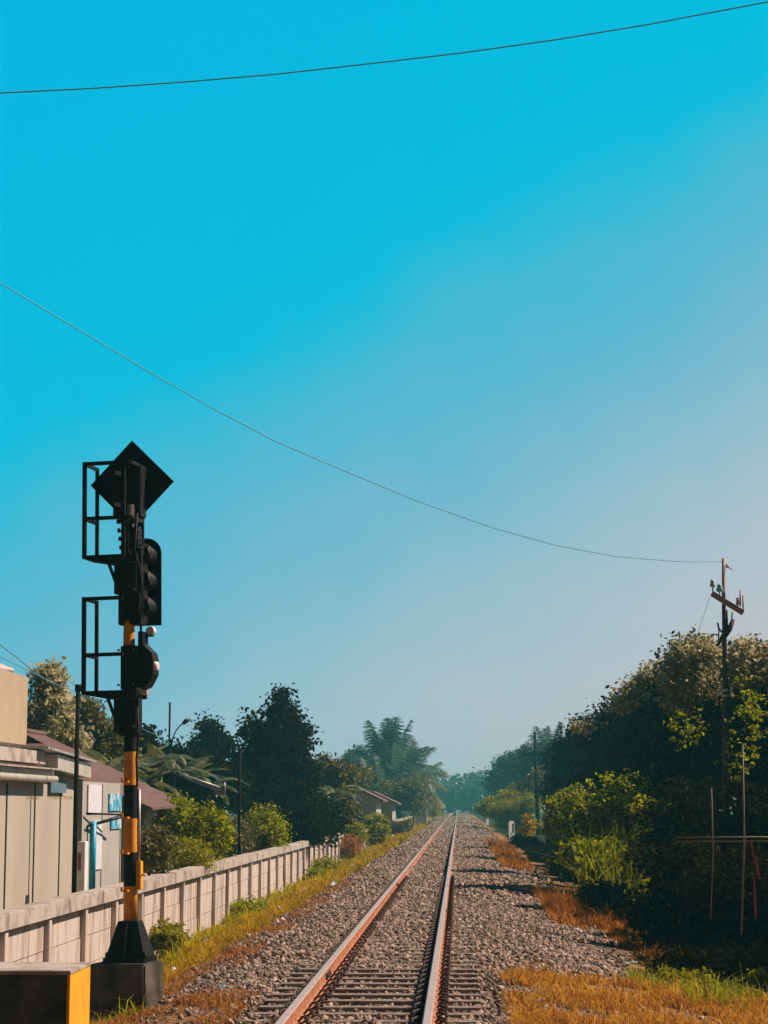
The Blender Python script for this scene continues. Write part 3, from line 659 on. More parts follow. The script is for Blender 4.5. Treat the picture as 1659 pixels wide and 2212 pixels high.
# near telephone pole
TY = 43.8; t_ = W(1563, 1206, TY); tp = empty('telephone_pole', (t_.x, TY, -.5), label='near rusty telephone pole with tilted crossarm rising out of the right hand trees', cat='telephone pole', group='telephone poles beside the track')
def tpt(px, py, dy=0): p = W(px, py, TY); return (p.x - t_.x, dy, p.z + .5)
m = MB(); m.tube([tpt(1568, 1760), tpt(1567, 1500), tpt(1565, 1370), tpt(1563, 1280), (0, 0, t_.z + .5)], [.075, .065, .05, .04, .035], 12, mis=[0, 0, 0, 1]); m.build('shaft', [MT['rustpole'], MT['rustarm']], tp)
a_, b_ = Vector(tpt(1536, 1283, -.1)), Vector(tpt(1604, 1325, -.1)); ln = (b_ - a_).length; mid = (a_ + b_) / 2; ang = math.atan2(b_.z - a_.z, b_.x - a_.x)
m = MB(); m.box((mid.x - ln / 2, -.16, mid.z - .055), (mid.x + ln / 2, -.05, mid.z + .055), rot=(0, -ang, 0), pivot=mid); m.build('crossarm', MT['rustarm'], tp, bevel=.008)
def insul(px, py, r, mt):
    p = Vector(tpt(px, py, -.1)); m = MB(); m.tube([p - Vector((0, 0, .16)), p - Vector((0, 0, .02))], .014, 8, mi=1); m.tube([p - Vector((0, 0, .06)), p - Vector((0, 0, .02)), p + Vector((0, 0, .03)), p + Vector((0, 0, .07)), p + Vector((0, 0, .10))], [r * .8, r, r * .7, r * .8, r * .5], 14); m.build('insulator', [mt, MT['rustpole']], tp)
insul(1538, 1263, .062, MT['porcelain']); insul(1553, 1273, .075, MT['glassins']); insul(1592, 1302, .045, MT['porcelain'])
for px, p1, p2 in ((1598, 1276, 1312), (1604, 1287, 1322)): m = MB(); m.tube([tpt(px, p2, -.1), tpt(px - .5, p1, -.1)], .017, 8); m.build('pin', MT['rustarm'], tp)
m = MB(); m.tube([tpt(1566, 1372), tpt(1576, 1358), tpt(1584, 1338)], [.07, .06, .04], 8); m.tube([tpt(1580, 1345), tpt(1582, 1322)], .016, 6); m.tube([tpt(1571, 1360), tpt(1570, 1318)], .022, 6)
m.tube([tpt(1562, 1368), tpt(1553, 1358), tpt(1550, 1345)], .022, 6); m.tube([tpt(1552, 1385), tpt(1553, 1357)], .016, 6); m.tube([tpt(1563, 1372), tpt(1549, 1396)], [.06, .03], 6); m.build('broken_bracket', MT['rustpole'], tp)
m = MB(); m.tube([tpt(1564, 1224), tpt(1574, 1226), tpt(1583, 1231)], .012, 6); m.tube([tpt(1568, 1218), tpt(1574, 1226)], .02, 6); m.build('top_bracket', MT['rustarm'], tp)
for y in (1491, 1503): m = MB(); m.tube([tpt(1567, y + 3), tpt(1567, y - 3)], .078, 14); m.build('white_band', MT['white'], tp)
# far telephone pole
TY2 = 149; u_ = W(1155, 1580, TY2); t2 = empty('telephone_pole', (u_.x, TY2, -.6), label='far telephone pole shaped like a cross beside the track on the right', cat='telephone pole', group='telephone poles beside the track')
def qpt(px, py): p = W(px, py, TY2); return (p.x - u_.x, 0, p.z + .6)
m = MB(); m.tube([qpt(1162, 1815), qpt(1155, 1580)], [.15, .10], 10); m.build('shaft', MT['darkpole'], t2)
p, q = Vector(qpt(1129, 1629)), Vector(qpt(1183, 1625)); m = MB(); m.box((p.x - .05, -.25, p.z - .14), (q.x + .05, -.1, p.z + .12), rot=(0, R(-2), 0)); m.build('crossarm', MT['darkpole'], t2)

# marker posts
def marker(px, Y, wd, ht, label, hole):
    g0 = W(px, 1738, Y); o = empty('marker_post', (g0.x, Y, -.55), R(38), label=label, cat='marker post', group='white trackside marker posts')
    m = MB(); m.prism([(-wd / 2, 0), (wd / 2, 0), (wd / 2, ht - .1), (wd * .25, ht), (-wd * .25, ht), (-wd / 2, ht - .1)], 'y', 0, .12); m.build('post_slab', MT['white'], o)
    if hole: m = MB(); m.box((wd * .1, -.01, ht * .45), (wd * .38, -.003, ht * .88)); m.build('dark_mark', MT['black'], o)
marker(1105, 128, .42, 1.32, 'nearer white marker post with a dark mark beside the track on the right', True)
marker(1053, 225, .36, 1.25, 'farther small white marker post beside the track on the right', False)
# small dark figure-like lump on the track far away
p = W(983, 1754, 300)
m = MB(); m.tube([(p.x, 300, -.02), (p.x, 300, .25), (p.x + .08, 300, .55), (p.x + .15, 300, .78)], [.32, .30, .2, .06], 9)
tag(m.build('bundle', MT['greyblue']), 'small dark hunched lump on the track at the vanishing point', 'bundle')

# ------------------------------------------------------------------ vegetation
def leaf_cloud(cen, dirs, size, aspect=.55, up=.0, droop=0., seed=0):
    """folded leaf quads at centres; returns V,F"""
    g_ = np.random.default_rng(seed); k = len(cen)
    nrm = g_.normal(0, 1, (k, 3)); nrm[:, 2] = np.abs(nrm[:, 2]) * (1 + up); nrm /= np.linalg.norm(nrm, axis=1)[:, None]
    t = g_.normal(0, 1, (k, 3)) + dirs * .8; t[:, 2] -= droop; t -= nrm * (t * nrm).sum(1)[:, None]; t /= np.linalg.norm(t, axis=1)[:, None] + 1e-9
    s = np.cross(nrm, t); a = size[:, None]; wv = s * a * aspect * .5
    V = np.stack([cen - t * a * .5, cen + wv + nrm * a * .10, cen + t * a * .5, cen - wv + nrm * a * .10], 1).reshape(-1, 3)
    return V, np.arange(4 * k).reshape(-1, 4)
def crown_points(lobes, n, seed, clump=.32, per=26, shell=.45):
    g_ = np.random.default_rng(seed); lb = np.array(lobes, float); wgt = (lb[:, 3] * lb[:, 4] * lb[:, 5]) ** .67; wgt /= wgt.sum()
    nc = max(4, n // per); li = g_.choice(len(lb), nc, p=wgt); d = g_.normal(0, 1, (nc, 3)); d /= np.linalg.norm(d, axis=1)[:, None]
    rr = (1 - shell * g_.random(nc) ** 1.4)[:, None] * g_.uniform(.88, 1.10, (nc, 1))
    cc = lb[li, :3] + d * rr * lb[li, 3:6]; ci = g_.integers(0, nc, n)
    cs = g_.uniform(.5, 1.3, nc) * clump
    off = g_.normal(0, 1, (n, 3)) * np.array([1, 1, .6]) * cs[ci][:, None] * .6
    return cc[ci] + off, d[ci]
def tree(name, base, lobes, n, leaf, mt, label, cat='tree', group=None, seed=1, trunk=.12, per_=26, clump=.35, aspect=.55, droop=.2, bark='bark', shell=.5, limbs=6, up=.3):
    """base = world ground point; lobes relative to base (x,y,z,rx,ry,rz)"""
    o = empty(name, base, label=label, cat=cat, group=group)
    P, D = crown_points(lobes, n, seed, clump, per_, shell=shell); g_ = np.random.default_rng(seed + 99)
    P[:, 2] = np.maximum(P[:, 2], .03)
    V, Fc = leaf_cloud(P, D, g_.uniform(.6, 1.25, n) * leaf, aspect, up, droop, seed + 3)
    npmesh('crown', V, Fc, mt, o)
    if trunk:
        m = MB(); r_ = random.Random(seed); top = Vector(lobes[0][:3]); mid = Vector((top.x * .3 + r_.uniform(-.1, .1), top.y * .3, top.z * .5))
        m.tube([(0, 0, -.2), mid, top], [trunk, trunk * .75, trunk * .35], 8)
        for i in range(limbs):
            lb = lobes[i % len(lobes)]; st_ = mid.lerp(top, r_.uniform(0, .8)); en = Vector((lb[0] + r_.uniform(-.7, .7) * lb[3], lb[1] + r_.uniform(-.7, .7) * lb[4], lb[2] + r_.uniform(-.2, .8) * lb[5]))
            kn = st_.lerp(en, .5) + Vector((0, 0, -.1)); m.tube([st_, kn, en], [trunk * .45, trunk * .3, trunk * .1], 6)
        m.build('trunk', MT[bark], o)
    return o
def lobes_px(Y, base, spec, ky=1.0):
    """spec: (px, py, rx_px, rz_px, dy)"""
    out = []
    s = Y / 4400.0
    for (px, py, rx, rz, dy) in spec:
        p = W(px, py, Y); out.append((p.x - base[0], dy, p.z - base[2], rx * s, max(rx, rz) * s * ky, rz * s))
    return out
def ptree(name, Y, px, spec, n, leaf, mt, label, zb=None, **k):
    bx_ = W(px, 1738, Y).x; base = (bx_, Y, gz(bx_, Y) if zb is None else zb)
    return tree(name, base, lobes_px(Y, base, spec, k.pop('ky', 1.0)), n, leaf, mt, label, **k)
G1 = 'trees behind the boundary wall'
# left side, far to near
ptree('tree', 50, 110, [(105, 1475, 22, 40, 0), (110, 1545, 42, 45, 0), (90, 1590, 50, 50, .3), (140, 1600, 40, 45, 0)], 8500, .17, LF['pale'], 'pointed tree with sun glare put into pale leaves between the water tank and the steel pole', group=G1, seed=11, clump=.28, trunk=.1)
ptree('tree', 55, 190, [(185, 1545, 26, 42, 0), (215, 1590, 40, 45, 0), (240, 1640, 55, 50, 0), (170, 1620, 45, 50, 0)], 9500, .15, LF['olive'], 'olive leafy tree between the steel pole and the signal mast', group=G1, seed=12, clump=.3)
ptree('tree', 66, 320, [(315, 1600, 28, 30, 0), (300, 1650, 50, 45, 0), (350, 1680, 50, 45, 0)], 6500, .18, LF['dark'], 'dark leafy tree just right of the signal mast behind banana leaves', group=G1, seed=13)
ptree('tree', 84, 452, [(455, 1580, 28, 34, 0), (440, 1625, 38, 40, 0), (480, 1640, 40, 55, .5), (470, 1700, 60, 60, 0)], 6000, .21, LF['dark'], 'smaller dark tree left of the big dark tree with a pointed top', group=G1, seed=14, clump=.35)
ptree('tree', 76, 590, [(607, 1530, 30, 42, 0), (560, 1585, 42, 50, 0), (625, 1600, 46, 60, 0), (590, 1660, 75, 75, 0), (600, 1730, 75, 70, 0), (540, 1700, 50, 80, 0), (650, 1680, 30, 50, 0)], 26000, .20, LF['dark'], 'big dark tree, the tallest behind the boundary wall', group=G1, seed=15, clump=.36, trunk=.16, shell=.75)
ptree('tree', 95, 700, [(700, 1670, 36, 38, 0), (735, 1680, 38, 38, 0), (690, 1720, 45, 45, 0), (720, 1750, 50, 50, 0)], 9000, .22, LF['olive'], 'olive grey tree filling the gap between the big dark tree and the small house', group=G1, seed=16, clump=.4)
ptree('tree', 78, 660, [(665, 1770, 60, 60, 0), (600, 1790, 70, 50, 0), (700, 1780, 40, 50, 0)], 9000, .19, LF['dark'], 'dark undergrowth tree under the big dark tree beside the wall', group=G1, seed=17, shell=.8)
ptree('tree', 150, 762, [(770, 1690, 40, 35, 0), (745, 1700, 40, 30, 0)], 3000, .3, LF['olive'], 'pale feathery tree above the small whitish house', group=G1, seed=18)
ptree('tree', 230, 790, [(785, 1652, 42, 40, 0), (758, 1650, 20, 24, 0), (825, 1690, 60, 50, 0), (880, 1700, 50, 40, 0)], 14000, .40, LF['haze_teal'], 'rounded hazy tree left of the coconut palm', group=G1, seed=19, clump=.7, shell=.7, trunk=.2)
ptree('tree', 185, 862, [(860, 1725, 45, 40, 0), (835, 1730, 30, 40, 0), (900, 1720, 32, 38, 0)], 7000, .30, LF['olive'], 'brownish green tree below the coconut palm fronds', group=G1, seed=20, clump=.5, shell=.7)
ptree('tree', 270, 915, [(905, 1705, 26, 35, 0), (922, 1722, 18, 25, 0)], 3500, .45, LF['haze_teal'], 'hazy tree just right of the coconut palm', group=G1, seed=21, clump=.6)
ptree('tree', 74, 400, [(370, 1660, 60, 50, 0), (430, 1670, 60, 50, 0), (320, 1660, 50, 50, 0), (490, 1700, 50, 50, 0)], 14000, .18, LF['dark'], 'low dark tree filling the space behind the dark roofed house', group=G1, seed=22, shell=.8)
# shrubs behind wall
G2 = 'shrubs behind the boundary wall'
def shrub(Y, px, py, rx, rz, n, leaf, mt, label, seed, **k):
    return ptree('shrub', Y, px, [(px, py, rx, rz, 0), (px - rx * .5, py + rz * .4, rx * .6, rz * .7, .2), (px + rx * .5, py + rz * .35, rx * .6, rz * .7, -.2)], n, leaf, mt, label, cat='shrub', seed=seed, trunk=.03, per_=15, clump=.17, **k)
shrub(35.5, 330, 1835, 42, 45, 3200, .085, LF['olive'], 'olive brown shrub above the wall immediately right of the signal mast', 31, group=G2)
shrub(40, 405, 1850, 50, 40, 6500, .06, LF['lime'], 'bright yellow green fluffy shrub topping the wall', 32, group=G2)
shrub(44, 450, 1790, 45, 55, 3800, .10, LF['mid'], 'green leafy shrub with tall stem behind the fluffy yellow green one', 33, group=G2)
shrub(58, 570, 1790, 48, 50, 5200, .10, LF['mid'], 'green shrub right of the slim pole over the wall', 34, group=G2)
shrub(46, 380, 1770, 40, 50, 3600, .10, LF['mid'], 'dark green shrub behind the olive shrub near the mast', 35, group=G2)
shrub(56, 500, 1810, 45, 45, 3600, .09, LF['olive'], 'dull shrub around the foot of the slim pole', 36, group=G2)
shrub(68, 660, 1775, 45, 55, 4500, .12, LF['dark'], 'dark shrub over the far end of the long wall', 37, group=G2)
# banana plants
def frond_leaf(m, root, dirv, ln, wd, droop, segs=7, mi=0, seed=0):
    r_ = random.Random(seed); d = Vector(dirv).normalized(); side = d.cross(Vector((0, 0, 1)))
    side = side.normalized() if side.length > 1e-3 else Vector((1, 0, 0)); p = Vector(root); prev = None; rows = []
    for i in range(segs + 1):
        t_ = i / segs; ww = wd * math.sin(math.pi * min(1, .12 + .88 * t_)) ** .6 * (.25 if i == 0 else 1) * (1 if i < segs else .15)
        lift = d.cross(side) * 0
        rows.append((p - side * ww * .5 - Vector((0, 0, ww * .18)), p.copy(), p + side * ww * .5 - Vector((0, 0, ww * .18))))
        d = (d + Vector((0, 0, -droop / segs))).normalized(); p = p + d * (ln / segs)
    for i in range(segs):        # slit between segments, as wind-torn banana leaves
        a, b_ = rows[i], rows[i + 1]; k = 1.0 if r_.random() < .75 else .85
        m.add([a[0], a[1], b_[1], a[0].lerp(b_[0], k)], [(0, 1, 2, 3)], mi); m.add([a[1], a[2], a[2].lerp(b_[2], k), b_[1]], [(0, 1, 2, 3)], mi)
def banana(px, Y, ytop, label, seed, n=9, ln=None):
    r_ = random.Random(seed); b0 = W(px, 1738, Y); top = W(px, ytop, Y); z0 = gz(b0.x, Y); H = top.z - z0
    o = empty('banana_plant', (b0.x, Y, z0), label=label, cat='banana plant', group='banana plants behind the boundary wall')
    L_ = ln or 1.6; st_h = H - L_ * .75
    m = MB(); m.tube([(0, 0, -.1), (0, 0, st_h * .5), (0, 0, st_h)], [.11, .09, .05], 8); m.build('stem', MT['stemgreen'], o)
    m = MB()
    for i in range(n):
        a = i * 2.4 + r_.uniform(-.3, .3); e_ = r_.uniform(.5, 1.6); frond_leaf(m, (0, 0, st_h - .05), (math.cos(a), math.sin(a), e_), L_ * r_.uniform(.8, 1.1), .40 * r_.uniform(.8, 1.2), r_.uniform(.8, 2.2), seed=seed * 31 + i)
    m.build('leaves', LF['banana'], o)
banana(250, 52, 1570, 'banana plant directly behind the signal mast', 1); banana(210, 50, 1580, 'banana plant left of the signal mast below the olive tree', 2)
banana(345, 58, 1555, 'banana plant with upright dark leaves just left of the street lamp', 3); banana(400, 64, 1600, 'banana plant right of the street lamp', 4)
banana(300, 54, 1600, 'banana plant right of the signal mast over the dark roof', 8)
banana(275, 56, 1560, 'banana plant between the signal mast and the dark house', 9, n=11, ln=1.9); banana(375, 60, 1570, 'banana plant directly behind the street lamp pole', 10, n=10, ln=1.8)
banana(450, 70, 1620, 'banana plant below the smaller dark tree', 5); banana(685, 84, 1690, 'banana plant at the right foot of the big dark tree', 6); banana(720, 90, 1655, 'banana plant left of the small whitish house', 7)
# palms
def palm(px, Y, ytop, nfr, ln, label, seed, mt, trunk_r=.16, group='hazy palms in the distance', ycr=None):
    r_ = random.Random(seed); b0 = W(px, 1738, Y); cr = W(px, ycr, Y); z0 = gz(b0.x, Y); zc = cr.z - z0
    o = empty('palm', (b0.x, Y, z0), label=label, cat='palm', group=group)
    m = MB(); m.tube([(0, 0, -.2), (.15, 0, zc * .4), (.05, 0, zc * .75), (0, 0, zc)], [trunk_r * 1.4, trunk_r, trunk_r * .9, trunk_r * .9], 9); m.build('trunk', MT['palmbark'], o)
    V = []; Fq = []
    for i in range(nfr):
        a = i * 2.399 + r_.uniform(-.2, .2); el_ = [1.45, 1.2, .9, .55, .2, -.1][i % 6] + r_.uniform(-.15, .15); L_ = ln * r_.uniform(.85, 1.1)
        d = Vector((math.cos(a) * math.cos(el_), math.sin(a) * math.cos(el_), math.sin(el_))); p = Vector((0, 0, zc)); sg = 16
        dr = r_.uniform(.9, 1.5) * (1.15 - .35 * el_)
        for j in range(sg):
            t_ = j / sg; side = d.cross(Vector((0, 0, 1))); side = side.normalized() if side.length > 1e-3 else Vector((1, 0, 0)); upv = side.cross(d)
            for q in range(3):
                pp = p + d * (L_ / sg * q / 3); lw = L_ * .30 * (math.sin(math.pi * (.12 + .85 * t_)) ** .7)
                for s in (-1, 1):
                    e_ = pp + side * s * lw * .8 + d * lw * .5 - Vector((0, 0, lw * r_.uniform(.35, .7))); wv = d * (L_ * .011)
                    k = len(V); V += [pp - wv, pp + wv, e_ + wv * .3, e_ - wv * .3]; Fq.append((k, k + 1, k + 2, k + 3))
            for s in (1,):
                k = len(V); wv = side * .035 * (1 - t_ * .7); nx_ = p + d * (L_ / sg); V += [p - wv, p + wv, nx_ + wv, nx_ - wv]; Fq.append((k, k + 1, k + 2, k + 3))
            p = p + d * (L_ / sg); d = (d + Vector((0, 0, -dr / sg))).normalized()
    npmesh('fronds', np.array([tuple(v) for v in V]), np.array(Fq), mt, o)
palm(842, 215, 1580, 42, 6.0, 'large coconut palm in the haze left of the track, its fronds highest', 3, LF['haze_teal'], ycr=1672)
palm(890, 225, 1640, 30, 5.0, 'lower palm spreading right of the large coconut palm', 4, LF['olive'], ycr=1700)
palm(815, 190, 1660, 22, 3.6, 'small palm left below the large coconut palm', 5, LF['haze_teal'], ycr=1705)
palm(1185, 170, 1600, 24, 3.6, 'hazy palm between the far telephone pole and the big dark trees', 7, LF['haze_teal'], ycr=1650)
# trees far right haze
G3 = 'hazy trees on the far right side of the track'
ptree('tree', 260, 1090, [(1095, 1665, 32, 32, 0), (1070, 1690, 24, 28, 0), (1120, 1650, 34, 34, 0), (1110, 1700, 40, 40, 0)], 10000, .42, LF['haze_teal'], 'rounded hazy tree at the left end of the right hand tree line', group=G3, seed=41, clump=.7, shell=.7, trunk=.2)
ptree('tree', 200, 1150, [(1140, 1640, 30, 30, 0), (1165, 1650, 34, 40, 0), (1150, 1700, 45, 40, 0)], 8000, .34, LF['haze_teal'], 'hazy tree behind the far telephone pole', group=G3, seed=42, clump=.6, shell=.7)
ptree('tree', 162, 1165, [(1170, 1700, 40, 40, 0), (1130, 1725, 40, 35, 0), (1190, 1690, 30, 30, 0)], 8000, .22, LF['olive'], 'olive tree with yellow green tips at the foot of the far pole', group=G3, seed=43, clump=.4)
# far wood closing the view
fr = np.random.default_rng(77); lob = []
for i in range(46):
    px = 880 + i * 6; yt = 1688 + 8 * math.sin(i * .7) + 5 * math.sin(i * 1.9) - (14 if px > 1015 else 0); p = W(px, (yt + 1752) / 2, 440 + (i % 3) * 9); lob.append((p.x, p.y, p.z, 3.2, 4, (1752 - yt) / 4400 * 440 * .5))
P, D = crown_points(lob, 26000, 5, 1.3); V, Fc = leaf_cloud(P, D, fr.uniform(.5, 1.0, 26000), .6, .3, .2, 9)
tag(npmesh('far_wood', V, Fc, LF['haze_teal']), 'blue hazy wood closing the view at the end of the track', 'wood', kind='stuff')

# right side tree wall
G4 = 'big dark trees on the right side of the track'
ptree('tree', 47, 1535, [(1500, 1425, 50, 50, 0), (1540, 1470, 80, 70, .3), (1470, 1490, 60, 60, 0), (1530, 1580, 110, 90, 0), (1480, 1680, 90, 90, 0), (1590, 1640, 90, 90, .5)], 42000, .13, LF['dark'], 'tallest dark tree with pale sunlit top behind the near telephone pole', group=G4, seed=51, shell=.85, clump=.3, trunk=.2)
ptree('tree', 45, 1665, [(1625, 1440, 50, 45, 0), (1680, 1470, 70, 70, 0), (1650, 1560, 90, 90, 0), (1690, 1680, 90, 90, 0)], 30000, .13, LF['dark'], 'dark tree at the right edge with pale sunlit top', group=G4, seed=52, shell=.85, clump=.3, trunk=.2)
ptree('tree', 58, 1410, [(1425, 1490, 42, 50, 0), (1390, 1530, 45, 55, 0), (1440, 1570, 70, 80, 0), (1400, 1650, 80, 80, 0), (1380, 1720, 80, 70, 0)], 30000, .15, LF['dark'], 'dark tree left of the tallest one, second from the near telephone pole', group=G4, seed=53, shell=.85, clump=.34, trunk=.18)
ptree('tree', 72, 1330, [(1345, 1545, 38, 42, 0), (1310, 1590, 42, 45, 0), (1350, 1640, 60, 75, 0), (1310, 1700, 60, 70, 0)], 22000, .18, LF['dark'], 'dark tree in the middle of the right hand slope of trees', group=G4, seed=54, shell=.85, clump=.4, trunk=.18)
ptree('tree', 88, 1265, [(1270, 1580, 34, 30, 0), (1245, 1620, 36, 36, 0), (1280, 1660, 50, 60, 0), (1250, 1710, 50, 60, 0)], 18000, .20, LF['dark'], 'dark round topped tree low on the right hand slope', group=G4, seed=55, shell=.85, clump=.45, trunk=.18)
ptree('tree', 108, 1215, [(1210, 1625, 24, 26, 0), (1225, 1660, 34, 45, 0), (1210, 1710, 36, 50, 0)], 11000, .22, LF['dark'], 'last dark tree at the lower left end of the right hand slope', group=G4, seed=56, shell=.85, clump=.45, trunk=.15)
def pale_top(Y, px, spec, n, leaf, label, seed):  # sunlit crown tops added as clusters of paler leaves
    ptree('sunlit_top', Y, px, spec, n, leaf, LF['pale'], label, cat='climbing vine', group='pale vines over the tree tops', seed=seed, trunk=.03, clump=.26, shell=.3, limbs=3)
pale_top(46.2, 1500, [(1490, 1408, 48, 32, 0), (1530, 1412, 40, 34, 0), (1455, 1445, 30, 38, 0), (1515, 1470, 70, 50, 0), (1475, 1510, 40, 40, 0)], 6000, .12, 'paler leaves put in as the sunlit top of the tallest right hand tree', 61)
pale_top(44.2, 1630, [(1605, 1412, 30, 30, 0), (1650, 1425, 40, 32, 0), (1630, 1460, 50, 30, 0)], 3800, .12, 'paler leaves put in as the sunlit tree top at the right edge', 62)
pale_top(57, 1405, [(1415, 1462, 30, 26, 0), (1375, 1490, 30, 24, 0), (1440, 1485, 30, 30, 0), (1345, 1515, 22, 20, 0), (1260, 1570, 16, 12, 0)], 3400, .14, 'paler leaves put in as sunlight on the second right hand tree', 63)
def spray(Y, px, py, rx, rz, n, label, seed):  # leaf highlights on the dark trees added as brighter green leaves
    ptree('leafy_branch', Y, px, [(px, py, rx, rz, 0)], n, .10, LF['mid'], label, cat='branch', group='sparse sunlit leaf sprays over the dark trees', seed=seed, trunk=0, clump=.10, shell=.95, per_=9)
spray(42.6, 1490, 1575, 65, 50, 260, 'sparse green leaf spray left of the near telephone pole', 151)
spray(41.8, 1625, 1545, 50, 110, 560, 'sparse green leaf spray right of the near telephone pole', 152)
spray(41.5, 1600, 1640, 60, 40, 120, 'small green leaf spray above the taller thin stick', 153)
spray(44, 1410, 1690, 80, 40, 160, 'faint green leaf spray over the bright green bushes', 154)
# off-frame trees whose shade falls on the right foreground
for i, (x, y, h_, r_, lb_) in enumerate(((8.6, 26.2, 5.6, 1.7, 'smallest'), (9.0, 29.5, 6.2, 2.1, 'nearest'), (9.5, 34, 6.6, 2.4, 'second'), (8.8, 39, 6.4, 2.2, 'third'), (12.5, 33, 7.6, 2.4, 'rear'), (10.5, 45, 7.2, 2.4, 'far'))):
    tree('tree', (x, y, -.45), [(0, 0, h_ - 1.6, r_, r_, 1.6), (.5, .5, h_ - 3.2, r_ * 1.1, r_ * 1.1, 1.8), (-.3, 0, 1.7, r_, r_, 1.6)], 12000, .2, LF['dark'], lb_ + ' of the dark trees just beyond the right edge', cat='tree', group='trees beyond the right edge', seed=70 + i, shell=.8, clump=.4)
# bushes in the shade at the right
G5 = 'shaded bushes at the right'
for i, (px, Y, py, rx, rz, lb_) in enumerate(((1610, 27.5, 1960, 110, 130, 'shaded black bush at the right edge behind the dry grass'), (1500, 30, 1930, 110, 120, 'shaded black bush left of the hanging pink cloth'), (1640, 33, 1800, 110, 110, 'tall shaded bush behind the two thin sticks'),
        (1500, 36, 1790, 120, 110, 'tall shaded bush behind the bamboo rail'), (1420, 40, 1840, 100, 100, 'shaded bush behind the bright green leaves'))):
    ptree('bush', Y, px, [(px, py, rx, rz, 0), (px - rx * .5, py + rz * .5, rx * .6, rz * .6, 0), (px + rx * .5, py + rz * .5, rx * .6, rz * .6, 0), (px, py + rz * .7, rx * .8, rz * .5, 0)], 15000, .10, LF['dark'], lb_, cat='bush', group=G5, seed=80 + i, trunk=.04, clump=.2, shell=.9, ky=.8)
# sunlit bushes along the right edge of the ballast
G6 = 'sunlit green bushes beside the ballast on the right'
def bush(Y, px, spec, n, leaf, mt, label, seed, **k): return ptree('bush', Y, px, spec, n, leaf, mt, label, cat='bush', seed=seed, trunk=.03, **{**dict(clump=.13, per_=14, shell=.7, group=G6), **k})
bush(38, 1330, [(1300, 1865, 75, 55, 0), (1360, 1890, 75, 60, 0), (1245, 1838, 40, 30, 0), (1405, 1900, 45, 55, 0)], 2500, .13, LF['mid'], 'bright green bush lowest beside the orange weeds', 91)
bush(45, 1290, [(1280, 1760, 70, 45, 0), (1340, 1750, 60, 50, 0), (1230, 1780, 45, 40, 0), (1300, 1810, 80, 30, 0)], 2600, .135, LF['mid'], 'green bush above and behind the lowest bright green bush', 92)
bush(41, 1410, [(1400, 1780, 50, 60, 0), (1440, 1830, 40, 50, 0)], 2600, .11, LF['mid'], 'green bush with long grass leaning beside it', 93)
bush(70, 1215, [(1210, 1760, 35, 45, 0), (1240, 1730, 35, 35, 0), (1195, 1790, 22, 25, 0)], 7000, .13, LF['mid'], 'green bush just right of the far telephone pole', 94)
bush(156, 1150, [(1150, 1735, 30, 26, 0), (1120, 1750, 30, 24, 0), (1090, 1745, 30, 18, 0), (1075, 1758, 24, 12, 0), (1130, 1780, 30, 18, 0), (1090, 1778, 22, 16, 0), (1160, 1785, 24, 16, 0)], 13000, .16, LF['lime'], 'yellow green bush left of the far telephone pole', 95, clump=.3)
bush(160, 1075, [(1070, 1738, 30, 16, 0), (1045, 1748, 18, 10, 0), (1100, 1725, 22, 20, 0), (1075, 1757, 30, 9, 0)], 6500, .2, LF['lime'], 'distant yellow green bush above the far marker post', 96, clump=.4)
bush(95, 1140, [(1135, 1795, 18, 26, 0), (1145, 1775, 16, 20, 0)], 900, .13, LF['yellowgrass'], 'withered orange yellow bush beside the nearer marker post', 97)
bush(78, 1210, [(1205, 1810, 34, 45, 0), (1235, 1840, 40, 40, 0), (1195, 1850, 25, 25, 0)], 8000, .12, LF['dark'], 'dark shaded bush at the foot of the far telephone pole', 98, shell=.9)
bush(52, 1260, [(1240, 1870, 45, 40, 0), (1290, 1880, 60, 50, 0), (1320, 1800, 60, 60, 0)], 12000, .10, LF['dark'], 'dark shaded bush above the orange weeds', 99, shell=.9)

bush(36, 1350, [(1340, 1955, 60, 40, 0), (1400, 1975, 70, 50, 0), (1300, 1935, 40, 30, 0)], 9000, .10, LF['dark'], 'dark undergrowth below the lowest bright green bush', 100, shell=.9)
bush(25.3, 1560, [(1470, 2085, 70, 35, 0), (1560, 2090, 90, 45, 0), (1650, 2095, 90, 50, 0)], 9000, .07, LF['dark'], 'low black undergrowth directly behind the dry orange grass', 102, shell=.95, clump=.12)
bush(60, 1220, [(1215, 1890, 55, 34, 0), (1265, 1900, 50, 40, 0)], 7000, .10, LF['dark'], 'dark shaded scrub directly above the orange weeds', 103, shell=.9)
bush(76, 1165, [(1165, 1855, 36, 26, 0), (1200, 1865, 40, 30, 0)], 5000, .11, LF['dark'], 'dark shaded scrub left of the orange weeds top end', 104, shell=.9)
bush(24.6, 1480, [(1440, 2110, 30, 16, 0), (1500, 2118, 40, 16, 0), (1640, 2112, 30, 20, 0)], 1100, .06, LF['lime'], 'thin green sprouts behind the dry orange grass', 105, shell=.9, clump=.1)
bush(88, 1150, [(1150, 1825, 22, 18, 0), (1120, 1818, 18, 14, 0)], 3000, .12, LF['dark'], 'low dark scrub below the nearer marker post', 101, shell=.9)
